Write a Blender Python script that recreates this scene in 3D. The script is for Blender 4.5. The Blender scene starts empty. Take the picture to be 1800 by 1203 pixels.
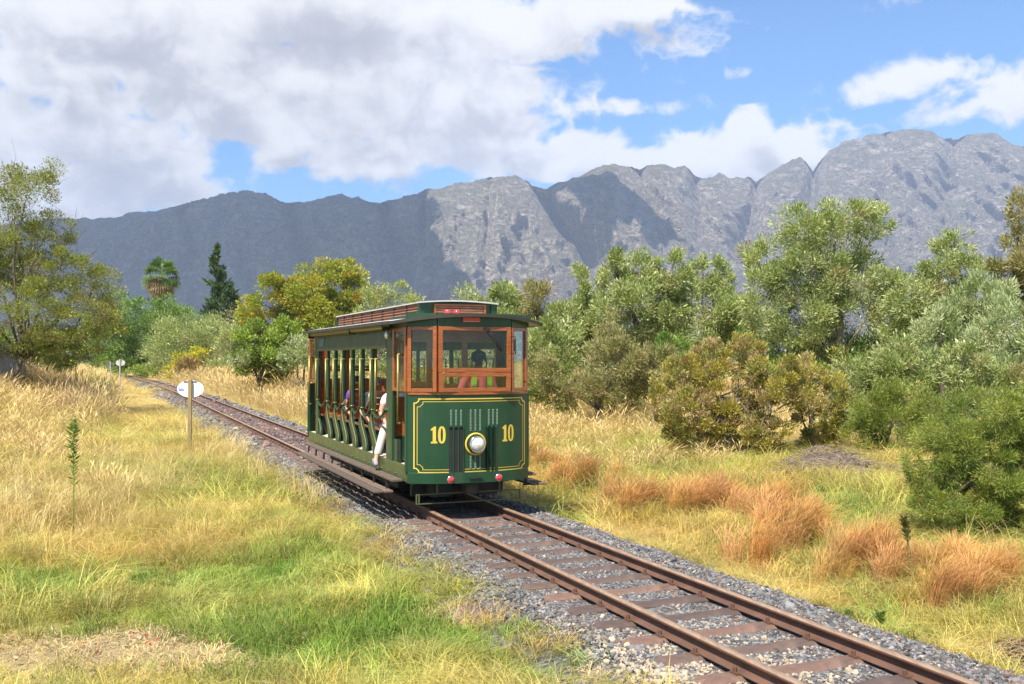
import bpy, bmesh, math, random
import numpy as np
from mathutils import Vector, Matrix, Euler
R = math.radians
rng = np.random.default_rng(7)
random.seed(7)
scn = bpy.context.scene
COL = scn.collection

# ---------------------------------------------------------------- camera
CAM_H, FPX, HOR = 2.26, 1750.0, 634.0          # eye height above the rails, focal length in photo pixels, horizon row
PITCH = math.atan((HOR - 601.5) / FPX)
cam_d = bpy.data.cameras.new('camera'); cam = bpy.data.objects.new('camera', cam_d); COL.objects.link(cam)
cam.location = (0, 0, CAM_H); cam.rotation_euler = (math.pi / 2 + PITCH, 0, 0)
cam_d.sensor_width = 36; cam_d.lens = 36 * FPX / 1800; cam_d.clip_start = 0.1; cam_d.clip_end = 30000
scn.camera = cam

# ---------------------------------------------------------------- light
SUN_EL = R(56)
SUN_H = np.array([-0.39, -0.92]); SUN_H /= np.linalg.norm(SUN_H)
SUN = np.array([SUN_H[0] * math.cos(SUN_EL), SUN_H[1] * math.cos(SUN_EL), math.sin(SUN_EL)])
sd = bpy.data.lights.new('sun', 'SUN'); sd.energy = 5.0; sd.angle = R(0.5); sd.color = (1.0, 0.95, 0.86)
so = bpy.data.objects.new('sun', sd); COL.objects.link(so); so.location = (-20, -40, 60)
so.rotation_euler = Vector(tuple(SUN)).to_track_quat('Z', 'Y').to_euler()

scn.view_settings.view_transform = 'Standard'
try: scn.view_settings.look = 'None'
except Exception: pass
scn.view_settings.gamma = 1.0
scn.view_settings.use_curve_mapping = False
scn.view_settings.exposure = 0.92
scn.render.engine = 'CYCLES'
scn.cycles.max_bounces = 8; scn.cycles.diffuse_bounces = 3; scn.cycles.glossy_bounces = 3
scn.cycles.transmission_bounces = 6; scn.cycles.transparent_max_bounces = 12; scn.cycles.volume_bounces = 1
scn.cycles.use_denoising = True
scn.cycles.caustics_reflective = False; scn.cycles.caustics_refractive = False

def unray(px, py):
    a = (px - 900) / FPX; b = -(py - 601.5) / FPX
    c, s = math.cos(PITCH), math.sin(PITCH)
    return np.array([a, c - b * s, s + b * c])
def at(px, py, Y):                      # the point of the place that stands at depth Y and is seen at (px, py)
    d = unray(px, py); return np.array([0, 0, CAM_H]) + d * (Y / d[1])
def on_ground(px, py, z=0.0):
    d = unray(px, py); return np.array([0, 0, CAM_H]) + d * ((z - CAM_H) / d[2])

# ---------------------------------------------------------------- sky
class NT:
    def __init__(s, tree): s.t = tree
    def n(s, typ, ins=None, **kw):
        nd = s.t.nodes.new(typ)
        for k, v in kw.items(): setattr(nd, k, v)
        for k, v in (ins or {}).items():
            if hasattr(v, 'is_output'): s.t.links.new(v, nd.inputs[k])
            else: nd.inputs[k].default_value = v
        return nd
    def math(s, op, a, b=None, c=None, clamp=False):
        ins = {0: a}
        if b is not None: ins[1] = b
        if c is not None: ins[2] = c
        return s.n('ShaderNodeMath', ins, operation=op, use_clamp=clamp).outputs[0]
    def ramp(s, fac, stops, interp='LINEAR'):
        nd = s.n('ShaderNodeValToRGB', {0: fac}); cr = nd.color_ramp; cr.interpolation = interp
        while len(cr.elements) < len(stops): cr.elements.new(0.5)
        for e, (p, c) in zip(cr.elements, stops):
            e.position = p; e.color = (c[0], c[1], c[2], 1) if not isinstance(c, (int, float)) else (c, c, c, 1)
        return nd.outputs[0]
    def mix(s, fac, a, b, blend='MIX'):
        nd = s.n('ShaderNodeMix', data_type='RGBA', blend_type=blend)
        for k, v in ((0, fac), (6, a), (7, b)):
            if hasattr(v, 'is_output'): s.t.links.new(v, nd.inputs[k])
            else: nd.inputs[k].default_value = v if k == 0 else (tuple(v) + (1,))[:4]
        return nd.outputs[2]
    def noise(s, vec, scale, detail=4, rough=0.55, dist=0.0, out='Fac'):
        ins = {'Scale': scale, 'Detail': detail, 'Roughness': rough, 'Distortion': dist}
        if vec is not None: ins['Vector'] = vec
        return s.n('ShaderNodeTexNoise', ins).outputs[out]

world = bpy.data.worlds.new('World'); scn.world = world; world.use_nodes = True
wt = world.node_tree; wt.nodes.clear(); W = NT(wt)
SKY_STR = 0.09
sky = W.n('ShaderNodeTexSky', sky_type='NISHITA')
sky.sun_disc = False; sky.sun_elevation = SUN_EL; sky.sun_rotation = math.atan2(SUN_H[0], SUN_H[1]) % (2 * math.pi)
sky.air_density = 1.0; sky.dust_density = 0.6; sky.ozone_density = 2.0
tc = W.n('ShaderNodeTexCoord').outputs['Generated']
CLOUDS = [(560, 40, 620, 85), (900, 60, 200, 75), (700, 170, 260, 115), (820, 255, 170, 62), (420, 170, 140, 90), (640, 290, 120, 40),
          (120, 20, 260, 70), (1110, 15, 130, 40), (60, 130, 150, 60), (110, 230, 240, 90), (280, 285, 150, 65), (60, 330, 190, 60), (370, 80, 170, 90), (230, 105, 130, 75), (160, 110, 90, 60), (290, 175, 60, 40, .9), (480, 130, 120, 80), (140, 80, 110, 60), (700, 95, 110, 60), (650, 230, 90, 50), (880, 95, 80, 45), (310, 185, 40, 30, .8), (500, 250, 80, 50), (20, 60, 60, 60), (950, 285, 70, 22),
          (1170, 272, 130, 45), (1345, 265, 110, 62), (1320, 200, 40, 30), (1600, 150, 150, 36, .68), (1730, 190, 140, 44, .72), (1140, 185, 100, 20, .58), (1040, 270, 90, 35, .8), (1010, 200, 60, 18, .45), (1300, 125, 40, 14, .5)]
def make_density():
    g = bpy.data.node_groups.new('cloud_density', 'ShaderNodeTree')
    g.interface.new_socket('Vector', in_out='INPUT', socket_type='NodeSocketVector')
    g.interface.new_socket('Density', in_out='OUTPUT', socket_type='NodeSocketFloat')
    G = NT(g); gi = g.nodes.new('NodeGroupInput'); go = g.nodes.new('NodeGroupOutput')
    v = gi.outputs[0]
    sx = G.n('ShaderNodeSeparateXYZ', {0: v})
    hor = G.math('SQRT', G.math('ADD', G.math('MULTIPLY', sx.outputs[0], sx.outputs[0]), G.math('MULTIPLY', sx.outputs[1], sx.outputs[1])))
    az = G.math('ARCTAN2', sx.outputs[0], sx.outputs[1])
    te = G.math('DIVIDE', sx.outputs[2], G.math('MAXIMUM', hor, 0.02))
    warp = G.n('ShaderNodeTexNoise', {'Vector': v, 'Scale': 5.0, 'Detail': 3.0, 'Roughness': 0.5})
    wsx = G.n('ShaderNodeSeparateXYZ', {0: warp.outputs['Color']})
    az = G.math('ADD', az, G.math('MULTIPLY', G.math('SUBTRACT', wsx.outputs[0], 0.5), 0.10))
    te = G.math('ADD', te, G.math('MULTIPLY', G.math('SUBTRACT', wsx.outputs[1], 0.5), 0.07))
    cov = None
    for (px, py, rx, ry, *wgt) in CLOUDS:
        d = unray(px, py); h = math.hypot(d[0], d[1])
        a0, t0 = math.atan2(d[0], d[1]), d[2] / h
        dx = G.math('DIVIDE', G.math('SUBTRACT', az, a0), rx / FPX)
        dy = G.math('DIVIDE', G.math('SUBTRACT', te, t0), ry / FPX)
        r2 = G.math('ADD', G.math('MULTIPLY', dx, dx), G.math('MULTIPLY', dy, dy))
        b = G.math('EXPONENT', G.math('MULTIPLY', r2, -0.75))
        if wgt: b = G.math('MULTIPLY', b, wgt[0])
        cov = b if cov is None else G.math('MAXIMUM', cov, b)
    # beyond the frame the broken cloud goes on, thinned to weaken the fill light
    far = G.n('ShaderNodeTexNoise', {'Vector': v, 'Scale': 2.2, 'Detail': 2.0, 'Roughness': 0.5}).outputs['Fac']
    farc = G.n('ShaderNodeMapRange', {0: far, 1: 0.45, 2: 0.68, 3: 0.0, 4: 1.0}).outputs[0]
    outa = G.n('ShaderNodeMapRange', {0: G.math('ABSOLUTE', az), 1: 0.52, 2: 0.75, 3: 0.0, 4: 1.0}, interpolation_type='SMOOTHSTEP').outputs[0]
    oute = G.n('ShaderNodeMapRange', {0: te, 1: 0.37, 2: 0.5, 3: 0.0, 4: 1.0}, interpolation_type='SMOOTHSTEP').outputs[0]
    cov = G.math('MAXIMUM', cov, G.math('MULTIPLY', farc, G.math('MAXIMUM', outa, oute)))
    st = G.n('ShaderNodeVectorMath', {0: v, 1: (1.0, 1.0, 1.25)}, operation='MULTIPLY').outputs[0]
    n1 = G.noise(st, 9.0, 8.0, 0.56)
    n2 = G.math('SUBTRACT', 1.0, G.math('MULTIPLY', G.math('ABSOLUTE', G.math('SUBTRACT', G.noise(st, 15.0, 6.0, 0.55, 0.3), 0.5)), 3.2))
    f = G.math('ADD', G.math('MULTIPLY', G.math('SUBTRACT', n1, 0.5), 1.35), G.math('MULTIPLY', G.math('SUBTRACT', n2, 0.55), 0.62))
    dens = G.math('ADD', G.math('SUBTRACT', cov, 0.50), f)
    g.links.new(dens, go.inputs[0])
    return g
cg = make_density()
d0 = W.n('ShaderNodeGroup', {0: tc}, node_tree=cg).outputs[0]
up = W.n('ShaderNodeVectorMath', {0: tc, 1: (-0.012, 0.0, 0.030)}, operation='ADD').outputs[0]
d1 = W.n('ShaderNodeGroup', {0: up}, node_tree=cg).outputs[0]
alpha = W.n('ShaderNodeMapRange', {0: d0, 1: -0.04, 2: 0.30, 3: 0.0, 4: 1.0}, interpolation_type='SMOOTHSTEP').outputs[0]
thick = W.n('ShaderNodeMapRange', {0: d1, 1: 0.06, 2: 1.12, 3: 0.0, 4: 1.0}, interpolation_type='SMOOTHSTEP').outputs[0]
ccol = W.ramp(thick, [(0.0, (1.20, 1.19, 1.18)), (0.28, (1.02, 1.01, 1.02)), (0.62, (0.75, 0.745, 0.785)), (1.0, (0.60, 0.595, 0.655))])
CL = 5.1
cl = W.n('ShaderNodeVectorMath', {0: ccol, 3: CL}, operation='SCALE').outputs[0]
skyb = W.mix(1.0, sky.outputs[0], (0.50, 0.84, 1.12), 'MULTIPLY')
skymix = W.mix(alpha, skyb, cl)
bg = W.n('ShaderNodeBackground', {0: skymix, 1: SKY_STR})
wo = W.n('ShaderNodeOutputWorld', {0: bg.outputs[0]})

# ---------------------------------------------------------------- helpers
def setp(o, label=None, cat=None, group=None, kind=None):
    if label: o['label'] = label
    if cat: o['category'] = cat
    if group: o['group'] = group
    if kind: o['kind'] = kind
    return o
def empty(name, loc, rz=0, label=None, cat=None, group=None):
    o = bpy.data.objects.new(name, None); COL.objects.link(o); o.empty_display_size = 0.2
    o.location = tuple(float(a) for a in loc); o.rotation_euler = (0, 0, rz)
    return setp(o, label, cat, group)
def np_mesh(name, V, F, mat, smooth=False, attrs=None):
    """F: (n,3) or (n,4) array"""
    V = np.ascontiguousarray(V, dtype=np.float32); F = np.ascontiguousarray(F, dtype=np.int32)
    me = bpy.data.meshes.new(name)
    me.vertices.add(len(V)); me.vertices.foreach_set('co', V.ravel())
    k = F.shape[1]
    me.loops.add(F.size); me.loops.foreach_set('vertex_index', F.ravel())
    me.polygons.add(len(F)); me.polygons.foreach_set('loop_start', np.arange(0, F.size, k, dtype=np.int32))
    me.polygons.foreach_set('loop_total', np.full(len(F), k, dtype=np.int32))
    if smooth: me.polygons.foreach_set('use_smooth', np.ones(len(F), dtype=bool))
    for nm, arr in (attrs or {}).items():
        a = me.attributes.new(nm, 'FLOAT_COLOR', 'POINT')
        c4 = np.ones((len(V), 4), dtype=np.float32); c4[:, :3] = arr
        a.data.foreach_set('color', c4.ravel())
    me.update(calc_edges=True)
    if mat: me.materials.append(mat)
    return me
def link(name, me, parent=None, loc=None):
    o = bpy.data.objects.new(name, me); COL.objects.link(o)
    if parent: o.parent = parent
    if loc is not None: o.location = tuple(float(a) for a in loc)
    return o

class MB:
    """collects shapes, then becomes ONE mesh object"""
    def __init__(s): s.v = []; s.f = []; s.sm = []
    def add(s, vs, fs, smooth=False):
        b = len(s.v); s.v += [tuple(map(float, p)) for p in vs]
        s.f += [tuple(b + i for i in f) for f in fs]; s.sm += [smooth] * len(fs)
        return s
    def box(s, x0, x1, y0, y1, z0, z1):
        vs = [(x, y, z) for z in (z0, z1) for y in (y0, y1) for x in (x0, x1)]
        return s.add(vs, [(0, 2, 3, 1), (4, 5, 7, 6), (0, 1, 5, 4), (2, 6, 7, 3), (0, 4, 6, 2), (1, 3, 7, 5)])
    def bar(s, p, q, w, t, up=(0, 0, 1)):
        """rectangular bar from p to q; w across, t along up"""
        p, q = Vector(p), Vector(q); d = (q - p).normalized(); u = Vector(up)
        a = d.cross(u)
        if a.length < 1e-5: a = d.cross(Vector((0, 1, 0)))
        a.normalize(); u = a.cross(d).normalized()
        vs = []
        for c in (p, q):
            for i, j in ((-1, -1), (1, -1), (1, 1), (-1, 1)): vs.append(c + a * (w / 2 * i) + u * (t / 2 * j))
        return s.add(vs, [(3, 2, 1, 0), (4, 5, 6, 7), (0, 1, 5, 4), (1, 2, 6, 5), (2, 3, 7, 6), (3, 0, 4, 7)])
    def tube(s, pts, r, n=8, cap=True, smooth=True):
        pts = [Vector(p) for p in pts]; rs = r if hasattr(r, '__len__') else [r] * len(pts)
        vs = []; prev = None
        for i, p in enumerate(pts):
            d = (pts[min(i + 1, len(pts) - 1)] - pts[max(i - 1, 0)]).normalized()
            if prev is None:
                a = d.cross(Vector((0.13, 0.27, 0.95)))
                if a.length < 0.1: a = d.cross(Vector((1, 0, 0)))
            else: a = prev - d * prev.dot(d)
            a.normalize(); prev = a; b = d.cross(a)
            for k in range(n):
                t = 2 * math.pi * k / n; vs.append(p + (a * math.cos(t) + b * math.sin(t)) * rs[i])
        fs = []
        for i in range(len(pts) - 1):
            for k in range(n):
                fs.append((i * n + k, i * n + (k + 1) % n, (i + 1) * n + (k + 1) % n, (i + 1) * n + k))
        s.add(vs, fs, smooth)
        if cap:
            b = len(s.v) - len(vs)
            s.f += [tuple(b + k for k in range(n - 1, -1, -1)), tuple(b + (len(pts) - 1) * n + k for k in range(n))]; s.sm += [False, False]
        return s
    def lathe(s, prof, n=20, origin=(0, 0, 0), axis='y', smooth=True):
        """prof: (radius, distance along axis)"""
        vs = []
        for r, h in prof:
            for k in range(n):
                t = 2 * math.pi * k / n; c, d = r * math.cos(t), r * math.sin(t)
                v = {'y': (c, h, d), 'x': (h, c, d), 'z': (c, d, h)}[axis]
                vs.append((v[0] + origin[0], v[1] + origin[1], v[2] + origin[2]))
        fs = [(i * n + k, i * n + (k + 1) % n, (i + 1) * n + (k + 1) % n, (i + 1) * n + k) for i in range(len(prof) - 1) for k in range(n)]
        return s.add(vs, fs, smooth)
    def prism(s, poly, axis, a, b):
        """outline poly (2-D) pushed along axis from a to b; x: (y,z)  y: (x,z)  z: (x,y)"""
        def p3(u, v, w): return {'x': (w, u, v), 'y': (u, w, v), 'z': (u, v, w)}[axis]
        n = len(poly); vs = [p3(u, v, a) for u, v in poly] + [p3(u, v, b) for u, v in poly]
        fs = [tuple(range(n - 1, -1, -1)), tuple(range(n, 2 * n))] + [(i, (i + 1) % n, n + (i + 1) % n, n + i) for i in range(n)]
        return s.add(vs, fs)
    def grid(s, P, smooth=True):
        """P[i][j] points"""
        b = len(P[0]); vs = [p for row in P for p in row]
        return s.add(vs, [(i * b + j, i * b + j + 1, (i + 1) * b + j + 1, (i + 1) * b + j) for i in range(len(P) - 1) for j in range(b - 1)], smooth)
    def build(s, name, mat, parent=None, bevel=0.0, loc=None, fix=True):
        me = bpy.data.meshes.new(name); me.from_pydata(s.v, [], s.f)
        me.polygons.foreach_set('use_smooth', s.sm)
        if fix:
            bm = bmesh.new(); bm.from_mesh(me); bmesh.ops.recalc_face_normals(bm, faces=bm.faces); bm.to_mesh(me); bm.free()
        me.materials.append(mat); me.update()
        o = link(name, me, parent, loc)
        if bevel:
            m = o.modifiers.new('bevel', 'BEVEL'); m.width = bevel; m.segments = 2; m.limit_method = 'ANGLE'; m.angle_limit = R(40)
        return o

# numpy gradient noise
_perm = np.random.default_rng(3).permutation(256); _perm = np.concatenate([_perm] * 3)
_grad = np.random.default_rng(4).normal(size=(256, 3)); _grad /= np.linalg.norm(_grad, axis=1)[:, None]
def noise3(x, y, z=0.0):
    x, y = np.asarray(x, float), np.asarray(y, float); z = np.broadcast_to(np.asarray(z, float), x.shape)
    xi, yi, zi = np.floor(x).astype(int), np.floor(y).astype(int), np.floor(z).astype(int)
    xf, yf, zf = x - xi, y - yi, z - zi
    fd = lambda t: t * t * t * (t * (t * 6 - 15) + 10)
    u, v, w = fd(xf), fd(yf), fd(zf); out = 0
    for i in (0, 1):
        for j in (0, 1):
            for k in (0, 1):
                g = _grad[_perm[_perm[_perm[(xi + i) & 255] + ((yi + j) & 255)] + ((zi + k) & 255)]]
                dot = g[..., 0] * (xf - i) + g[..., 1] * (yf - j) + g[..., 2] * (zf - k)
                out = out + dot * (u if i else 1 - u) * (v if j else 1 - v) * (w if k else 1 - w)
    return out * 1.6
def fbm(x, y, z=0.0, o=5, lac=2.03, gain=0.5):
    a, s = 1.0, 0.0
    for i in range(o):
        s = s + a * noise3(np.asarray(x) * lac ** i, np.asarray(y) * lac ** i, np.asarray(z) * lac ** i + i * 7.3); a *= gain
    return s
def ridged(x, y, z=0.0, o=5, lac=2.1, gain=0.5):
    a, s = 1.0, 0.0
    for i in range(o):
        s = s + a * (1 - np.abs(noise3(np.asarray(x) * lac ** i, np.asarray(y) * lac ** i, np.asarray(z) * lac ** i + i * 3.7)) * 1.6); a *= gain
    return s
def sstep(a, b, x):
    t = np.clip((np.asarray(x, float) - a) / (b - a), 0, 1); return t * t * (3 - 2 * t)

# ---------------------------------------------------------------- materials
MATS = {}
def mat(name, col, rough=0.6, metal=0.0, var=0.12, nscale=6.0, bump=0.0, bscale=40.0, coat=0.0, dirt=None, spec=0.5, stretch=None, rand=False):
    m = bpy.data.materials.new(name); m.use_nodes = True; t = m.node_tree; t.nodes.clear(); N = NT(t)
    co = N.n('ShaderNodeTexCoord').outputs['Object']
    if stretch: co = N.n('ShaderNodeVectorMath', {0: co, 1: stretch}, operation='MULTIPLY').outputs[0]
    n = N.noise(co, nscale, 6, 0.6)
    lo = tuple(c * (1 - var) for c in col); hi = tuple(min(c * (1 + var), 0.95) for c in col)
    c = N.ramp(n, [(0.3, lo), (0.7, hi)])
    rr = N.n('ShaderNodeMapRange', {0: N.noise(co, nscale * 2.3, 5), 1: 0.3, 2: 0.7, 3: max(rough - 0.1, 0.03), 4: min(rough + 0.12, 1)}).outputs[0]
    if rand:
        c = N.mix(1.0, c, N.ramp(N.n('ShaderNodeObjectInfo').outputs['Random'], [(0.0, (.62, .66, .70)), (.5, (1, 1, 1)), (1.0, (1.35, 1.22, 1.12))]), 'MULTIPLY')
    if dirt:
        f = N.n('ShaderNodeMapRange', {0: N.noise(co, dirt[1], 7, 0.65), 1: 0.52, 2: 0.7, 3: 0.0, 4: dirt[2]}).outputs[0]
        c = N.mix(f, c, dirt[0])
    b = N.n('ShaderNodeBsdfPrincipled', {'Base Color': c, 'Roughness': rr, 'Metallic': metal, 'Coat Weight': coat, 'Coat Roughness': 0.12, 'Specular IOR Level': spec})
    if bump:
        bm_ = N.n('ShaderNodeBump', {'Height': N.noise(co, bscale, 6, 0.6), 'Strength': bump, 'Distance': 0.02})
        t.links.new(bm_.outputs[0], b.inputs['Normal'])
    N.n('ShaderNodeOutputMaterial', {0: b.outputs[0]})
    MATS[name] = m; return m
def leafmat(name, rough=0.5, trans=0.35, instancer=False, gain=1.0, spec=0.3, tcol=(1.15, 1.2, 0.75)):
    m = bpy.data.materials.new(name); m.use_nodes = True; t = m.node_tree; t.nodes.clear(); N = NT(t)
    a = N.n('ShaderNodeAttribute', attribute_name='tint', attribute_type='GEOMETRY').outputs['Color']
    if instancer:
        i = N.n('ShaderNodeAttribute', attribute_name='tint', attribute_type='INSTANCER').outputs['Color']
        a = N.mix(1.0, a, i, 'MULTIPLY')
    if gain != 1.0: a = N.mix(1.0, a, (gain, gain, gain), 'MULTIPLY')
    p = N.n('ShaderNodeBsdfPrincipled', {'Base Color': a, 'Roughness': rough, 'Specular IOR Level': spec})
    tr = N.n('ShaderNodeBsdfTranslucent', {0: N.mix(1.0, a, tcol, 'MULTIPLY')})
    mx = N.n('ShaderNodeMixShader', {0: trans, 1: p.outputs[0], 2: tr.outputs[0]})
    N.n('ShaderNodeOutputMaterial', {0: mx.outputs[0]})
    return m
M_leaf = leafmat('leaf', 0.42, 0.34)
M_grass = leafmat('grass_blade', 0.55, 0.34, True, tcol=(1.1, 1.1, 0.95))
def stonemat(name):
    m = bpy.data.materials.new(name); m.use_nodes = True; t = m.node_tree; t.nodes.clear(); N = NT(t)
    i = N.n('ShaderNodeAttribute', attribute_name='tint', attribute_type='INSTANCER').outputs['Color']
    co = N.n('ShaderNodeTexCoord').outputs['Object']
    c = N.mix(1.0, i, N.ramp(N.noise(co, 30, 5), [(0.3, 0.72), (0.7, 1.15)]), 'MULTIPLY')
    b = N.n('ShaderNodeBsdfPrincipled', {'Base Color': c, 'Roughness': 0.9})
    N.n('ShaderNodeOutputMaterial', {0: b.outputs[0]}); return m
M_stone = stonemat('ballast_stone')
M_bark = mat('bark', (0.12, 0.095, 0.07), 0.9, var=0.4, nscale=5, bump=0.8, bscale=25, stretch=(1, 1, 0.3))
M_barkpale = mat('pale_bark', (0.24, 0.21, 0.17), 0.9, var=0.4, nscale=5, bump=0.8, bscale=25, stretch=(1, 1, 0.3))
M_green = mat('tram_green_paint', (0.011, 0.048, 0.022), 0.36, var=0.10, nscale=2.5, coat=0.15, spec=0.35, bump=0.02, bscale=6, dirt=((0.10, 0.09, 0.06), 5, 0.22), stretch=(1, 1, .3))
M_greenl = mat('tram_green_olive_sheen', (0.075, 0.095, 0.030), 0.42, var=0.18, nscale=3, coat=0.05, dirt=((0.16, 0.13, 0.08), 7, 0.25))  # olive tone puts the grass light reflected in the left sill into the colour
M_gold = mat('gold_paint', (0.62, 0.43, 0.06), 0.4, var=0.08, nscale=8)
M_wood = mat('varnished_wood', (0.26, 0.07, 0.016), 0.32, var=0.35, nscale=9, coat=0.5, stretch=(1, 1, 5))
M_woodh = mat('varnished_bench_wood', (0.33, 0.10, 0.028), 0.36, var=0.35, nscale=9, coat=0.4, stretch=(1, 6, 6))
M_louv = mat('weathered_louver_wood', (0.23, 0.10, 0.055), 0.6, var=0.3, nscale=8, stretch=(1, 0.4, 5))
M_plank = mat('weathered_plank', (0.15, 0.105, 0.075), 0.85, var=0.4, nscale=10, bump=0.5, bscale=30, stretch=(6, 0.6, 6), rand=True, dirt=((0.07, 0.05, 0.04), 5, 0.5))
M_brass = mat('brass', (0.30, 0.245, 0.075), 0.38, metal=0.55, var=0.15, nscale=5)
M_black = mat('black_iron_and_shade', (0.012, 0.012, 0.013), 0.6, var=0.3)  # iron parts, and shade painted black in the vents and on the bench risers
M_dark = mat('grimy_steel', (0.03, 0.026, 0.023), 0.75, var=0.5, nscale=7, dirt=((0.12, 0.06, 0.03), 6, 0.5))
M_rust = mat('rusty_rail', (0.125, 0.062, 0.038), 0.72, var=0.3, nscale=3.5, bump=0.25, bscale=60, dirt=((0.10, 0.05, 0.035), 5, 0.6))
M_railtop = mat('worn_rail_top', (0.46, 0.30, 0.19), 0.40, metal=0.5, var=0.25, nscale=3, stretch=(6, 1, 1), dirt=((0.20, 0.10, 0.055), 4, 0.45))
M_sleeper = mat('rusty_sleeper', (0.125, 0.078, 0.060), 0.8, var=0.3, nscale=5, bump=0.3, bscale=50, dirt=((0.075, 0.05, 0.042), 4, 0.8), rand=True)
M_roof = mat('grey_roof_canvas', (0.46, 0.45, 0.43), 0.8, var=0.12, nscale=5, dirt=((0.25, 0.22, 0.18), 4, 0.4))
M_roofu = mat('dark_roof_edge', (0.035, 0.03, 0.024), 0.55, var=0.2)
M_ceil = mat('cream_ceiling', (0.80, 0.72, 0.53), 0.6, var=0.05)
M_canvas = mat('rolled_canvas', (0.20, 0.175, 0.075), 0.75, var=0.2, nscale=7)
M_white = mat('white_paint', (0.80, 0.80, 0.78), 0.45, var=0.05, nscale=5, dirt=((0.5, 0.47, 0.4), 7, 0.25))
M_floor = mat('pale_floor', (0.52, 0.47, 0.38), 0.7, var=0.15)
M_steel = mat('galvanised_steel', (0.22, 0.22, 0.21), 0.5, metal=0.5, var=0.2)
M_red = mat('red_paint', (0.45, 0.05, 0.025), 0.4, var=0.08)
M_redlens = mat('red_lens', (0.62, 0.035, 0.045), 0.15, var=0.15, coat=0.6)
M_chrome = mat('chrome', (0.75, 0.75, 0.75), 0.12, metal=1.0, var=0.05)
M_skin = mat('skin', (0.50, 0.27, 0.18), 0.55, var=0.08)
M_skind = mat('dark_skin', (0.075, 0.04, 0.026), 0.5, var=0.1)
M_hair = mat('dark_hair', (0.02, 0.013, 0.01), 0.5, var=0.3, nscale=30)
M_hairg = mat('grey_hair', (0.25, 0.23, 0.21), 0.6, var=0.2, nscale=30)
M_purple = mat('purple_shirt_cloth', (0.13, 0.035, 0.24), 0.85, var=0.15)
M_shirt = mat('white_shirt_cloth', (0.78, 0.77, 0.75), 0.85, var=0.05)
M_trou = mat('pale_trouser_cloth', (0.52, 0.50, 0.46), 0.85, var=0.1)
M_navy = mat('navy_cloth', (0.02, 0.024, 0.05), 0.85, var=0.2)
M_shoe = mat('grey_shoe', (0.20, 0.22, 0.30), 0.7, var=0.2)
M_vest = mat('lime_vest_cloth', (0.28, 0.72, 0.05), 0.7, var=0.05)
M_pink = mat('pink_red_cloth', (0.85, 0.16, 0.19), 0.8, var=0.08)
M_post = mat('weathered_post', (0.27, 0.20, 0.085), 0.85, var=0.3, nscale=6, bump=0.3, stretch=(3, 3, 0.5))
M_fence = mat('grey_fence_wood', (0.34, 0.32, 0.31), 0.9, var=0.3, nscale=4, bump=0.3, stretch=(4, 4, 0.6))
M_blue = mat('blue_print', (0.04, 0.09, 0.45), 0.5, var=0.05)
M_palestone = mat('pale_stone', (0.50, 0.44, 0.36), 0.9, var=0.25, nscale=6, bump=0.8, bscale=14)
def glassmat():
    m = bpy.data.materials.new('window_glass'); m.use_nodes = True; t = m.node_tree; t.nodes.clear(); N = NT(t)
    fr = N.n('ShaderNodeFresnel', {0: 1.5}).outputs[0]
    f = N.math('ADD', N.math('MULTIPLY', fr, 0.6), 0.005, clamp=True)
    tr = N.n('ShaderNodeBsdfTransparent', {0: (0.93, 0.95, 0.93, 1)}); gl = N.n('ShaderNodeBsdfGlossy', {0: (1, 1, 1, 1), 1: 0.02})
    mx = N.n('ShaderNodeMixShader', {0: f, 1: tr.outputs[0], 2: gl.outputs[0]})
    N.n('ShaderNodeOutputMaterial', {0: mx.outputs[0]}); return m
M_glass = glassmat()
def lensmat():
    m = bpy.data.materials.new('headlight_glass'); m.use_nodes = True; t = m.node_tree; t.nodes.clear(); N = NT(t)
    co = N.n('ShaderNodeTexCoord').outputs['Object']
    c = N.ramp(N.noise(co, 18, 3), [(0.35, (0.55, 0.56, 0.55)), (0.65, (0.85, 0.85, 0.82))])
    b = N.n('ShaderNodeBsdfPrincipled', {'Base Color': c, 'Roughness': 0.15, 'Coat Weight': 1.0, 'Metallic': 0.35})
    N.n('ShaderNodeOutputMaterial', {0: b.outputs[0]}); return m
M_lens = lensmat()
# ---------------------------------------------------------------- the lie of the track
TH = R(22.015)
T0 = np.array([5.47 - 0.4043 * 15.15, 15.15])            # track centre under the front of the tram
DIR = np.array([-math.sin(TH), math.cos(TH)]); RGT = np.array([math.cos(TH), math.sin(TH)])
KAP = 0.0005
def cl_off(s): return -0.5 * KAP * np.maximum(np.asarray(s, float) - 45, 0) ** 2
def trk(s, u=0.0, z=0.0):
    s = np.asarray(s, float); u = np.asarray(u, float)
    uu = u + cl_off(s); p = T0[None] + s.reshape(-1, 1) * DIR + np.broadcast_to(uu, s.shape).reshape(-1, 1) * RGT
    return np.concatenate([p, np.broadcast_to(np.asarray(z, float), s.shape).reshape(-1, 1)], 1)
def to_trk(x, y):
    dx, dy = np.asarray(x) - T0[0], np.asarray(y) - T0[1]
    s = dx * DIR[0] + dy * DIR[1]; u = dx * RGT[0] + dy * RGT[1]
    return s, u - cl_off(s)
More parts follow.
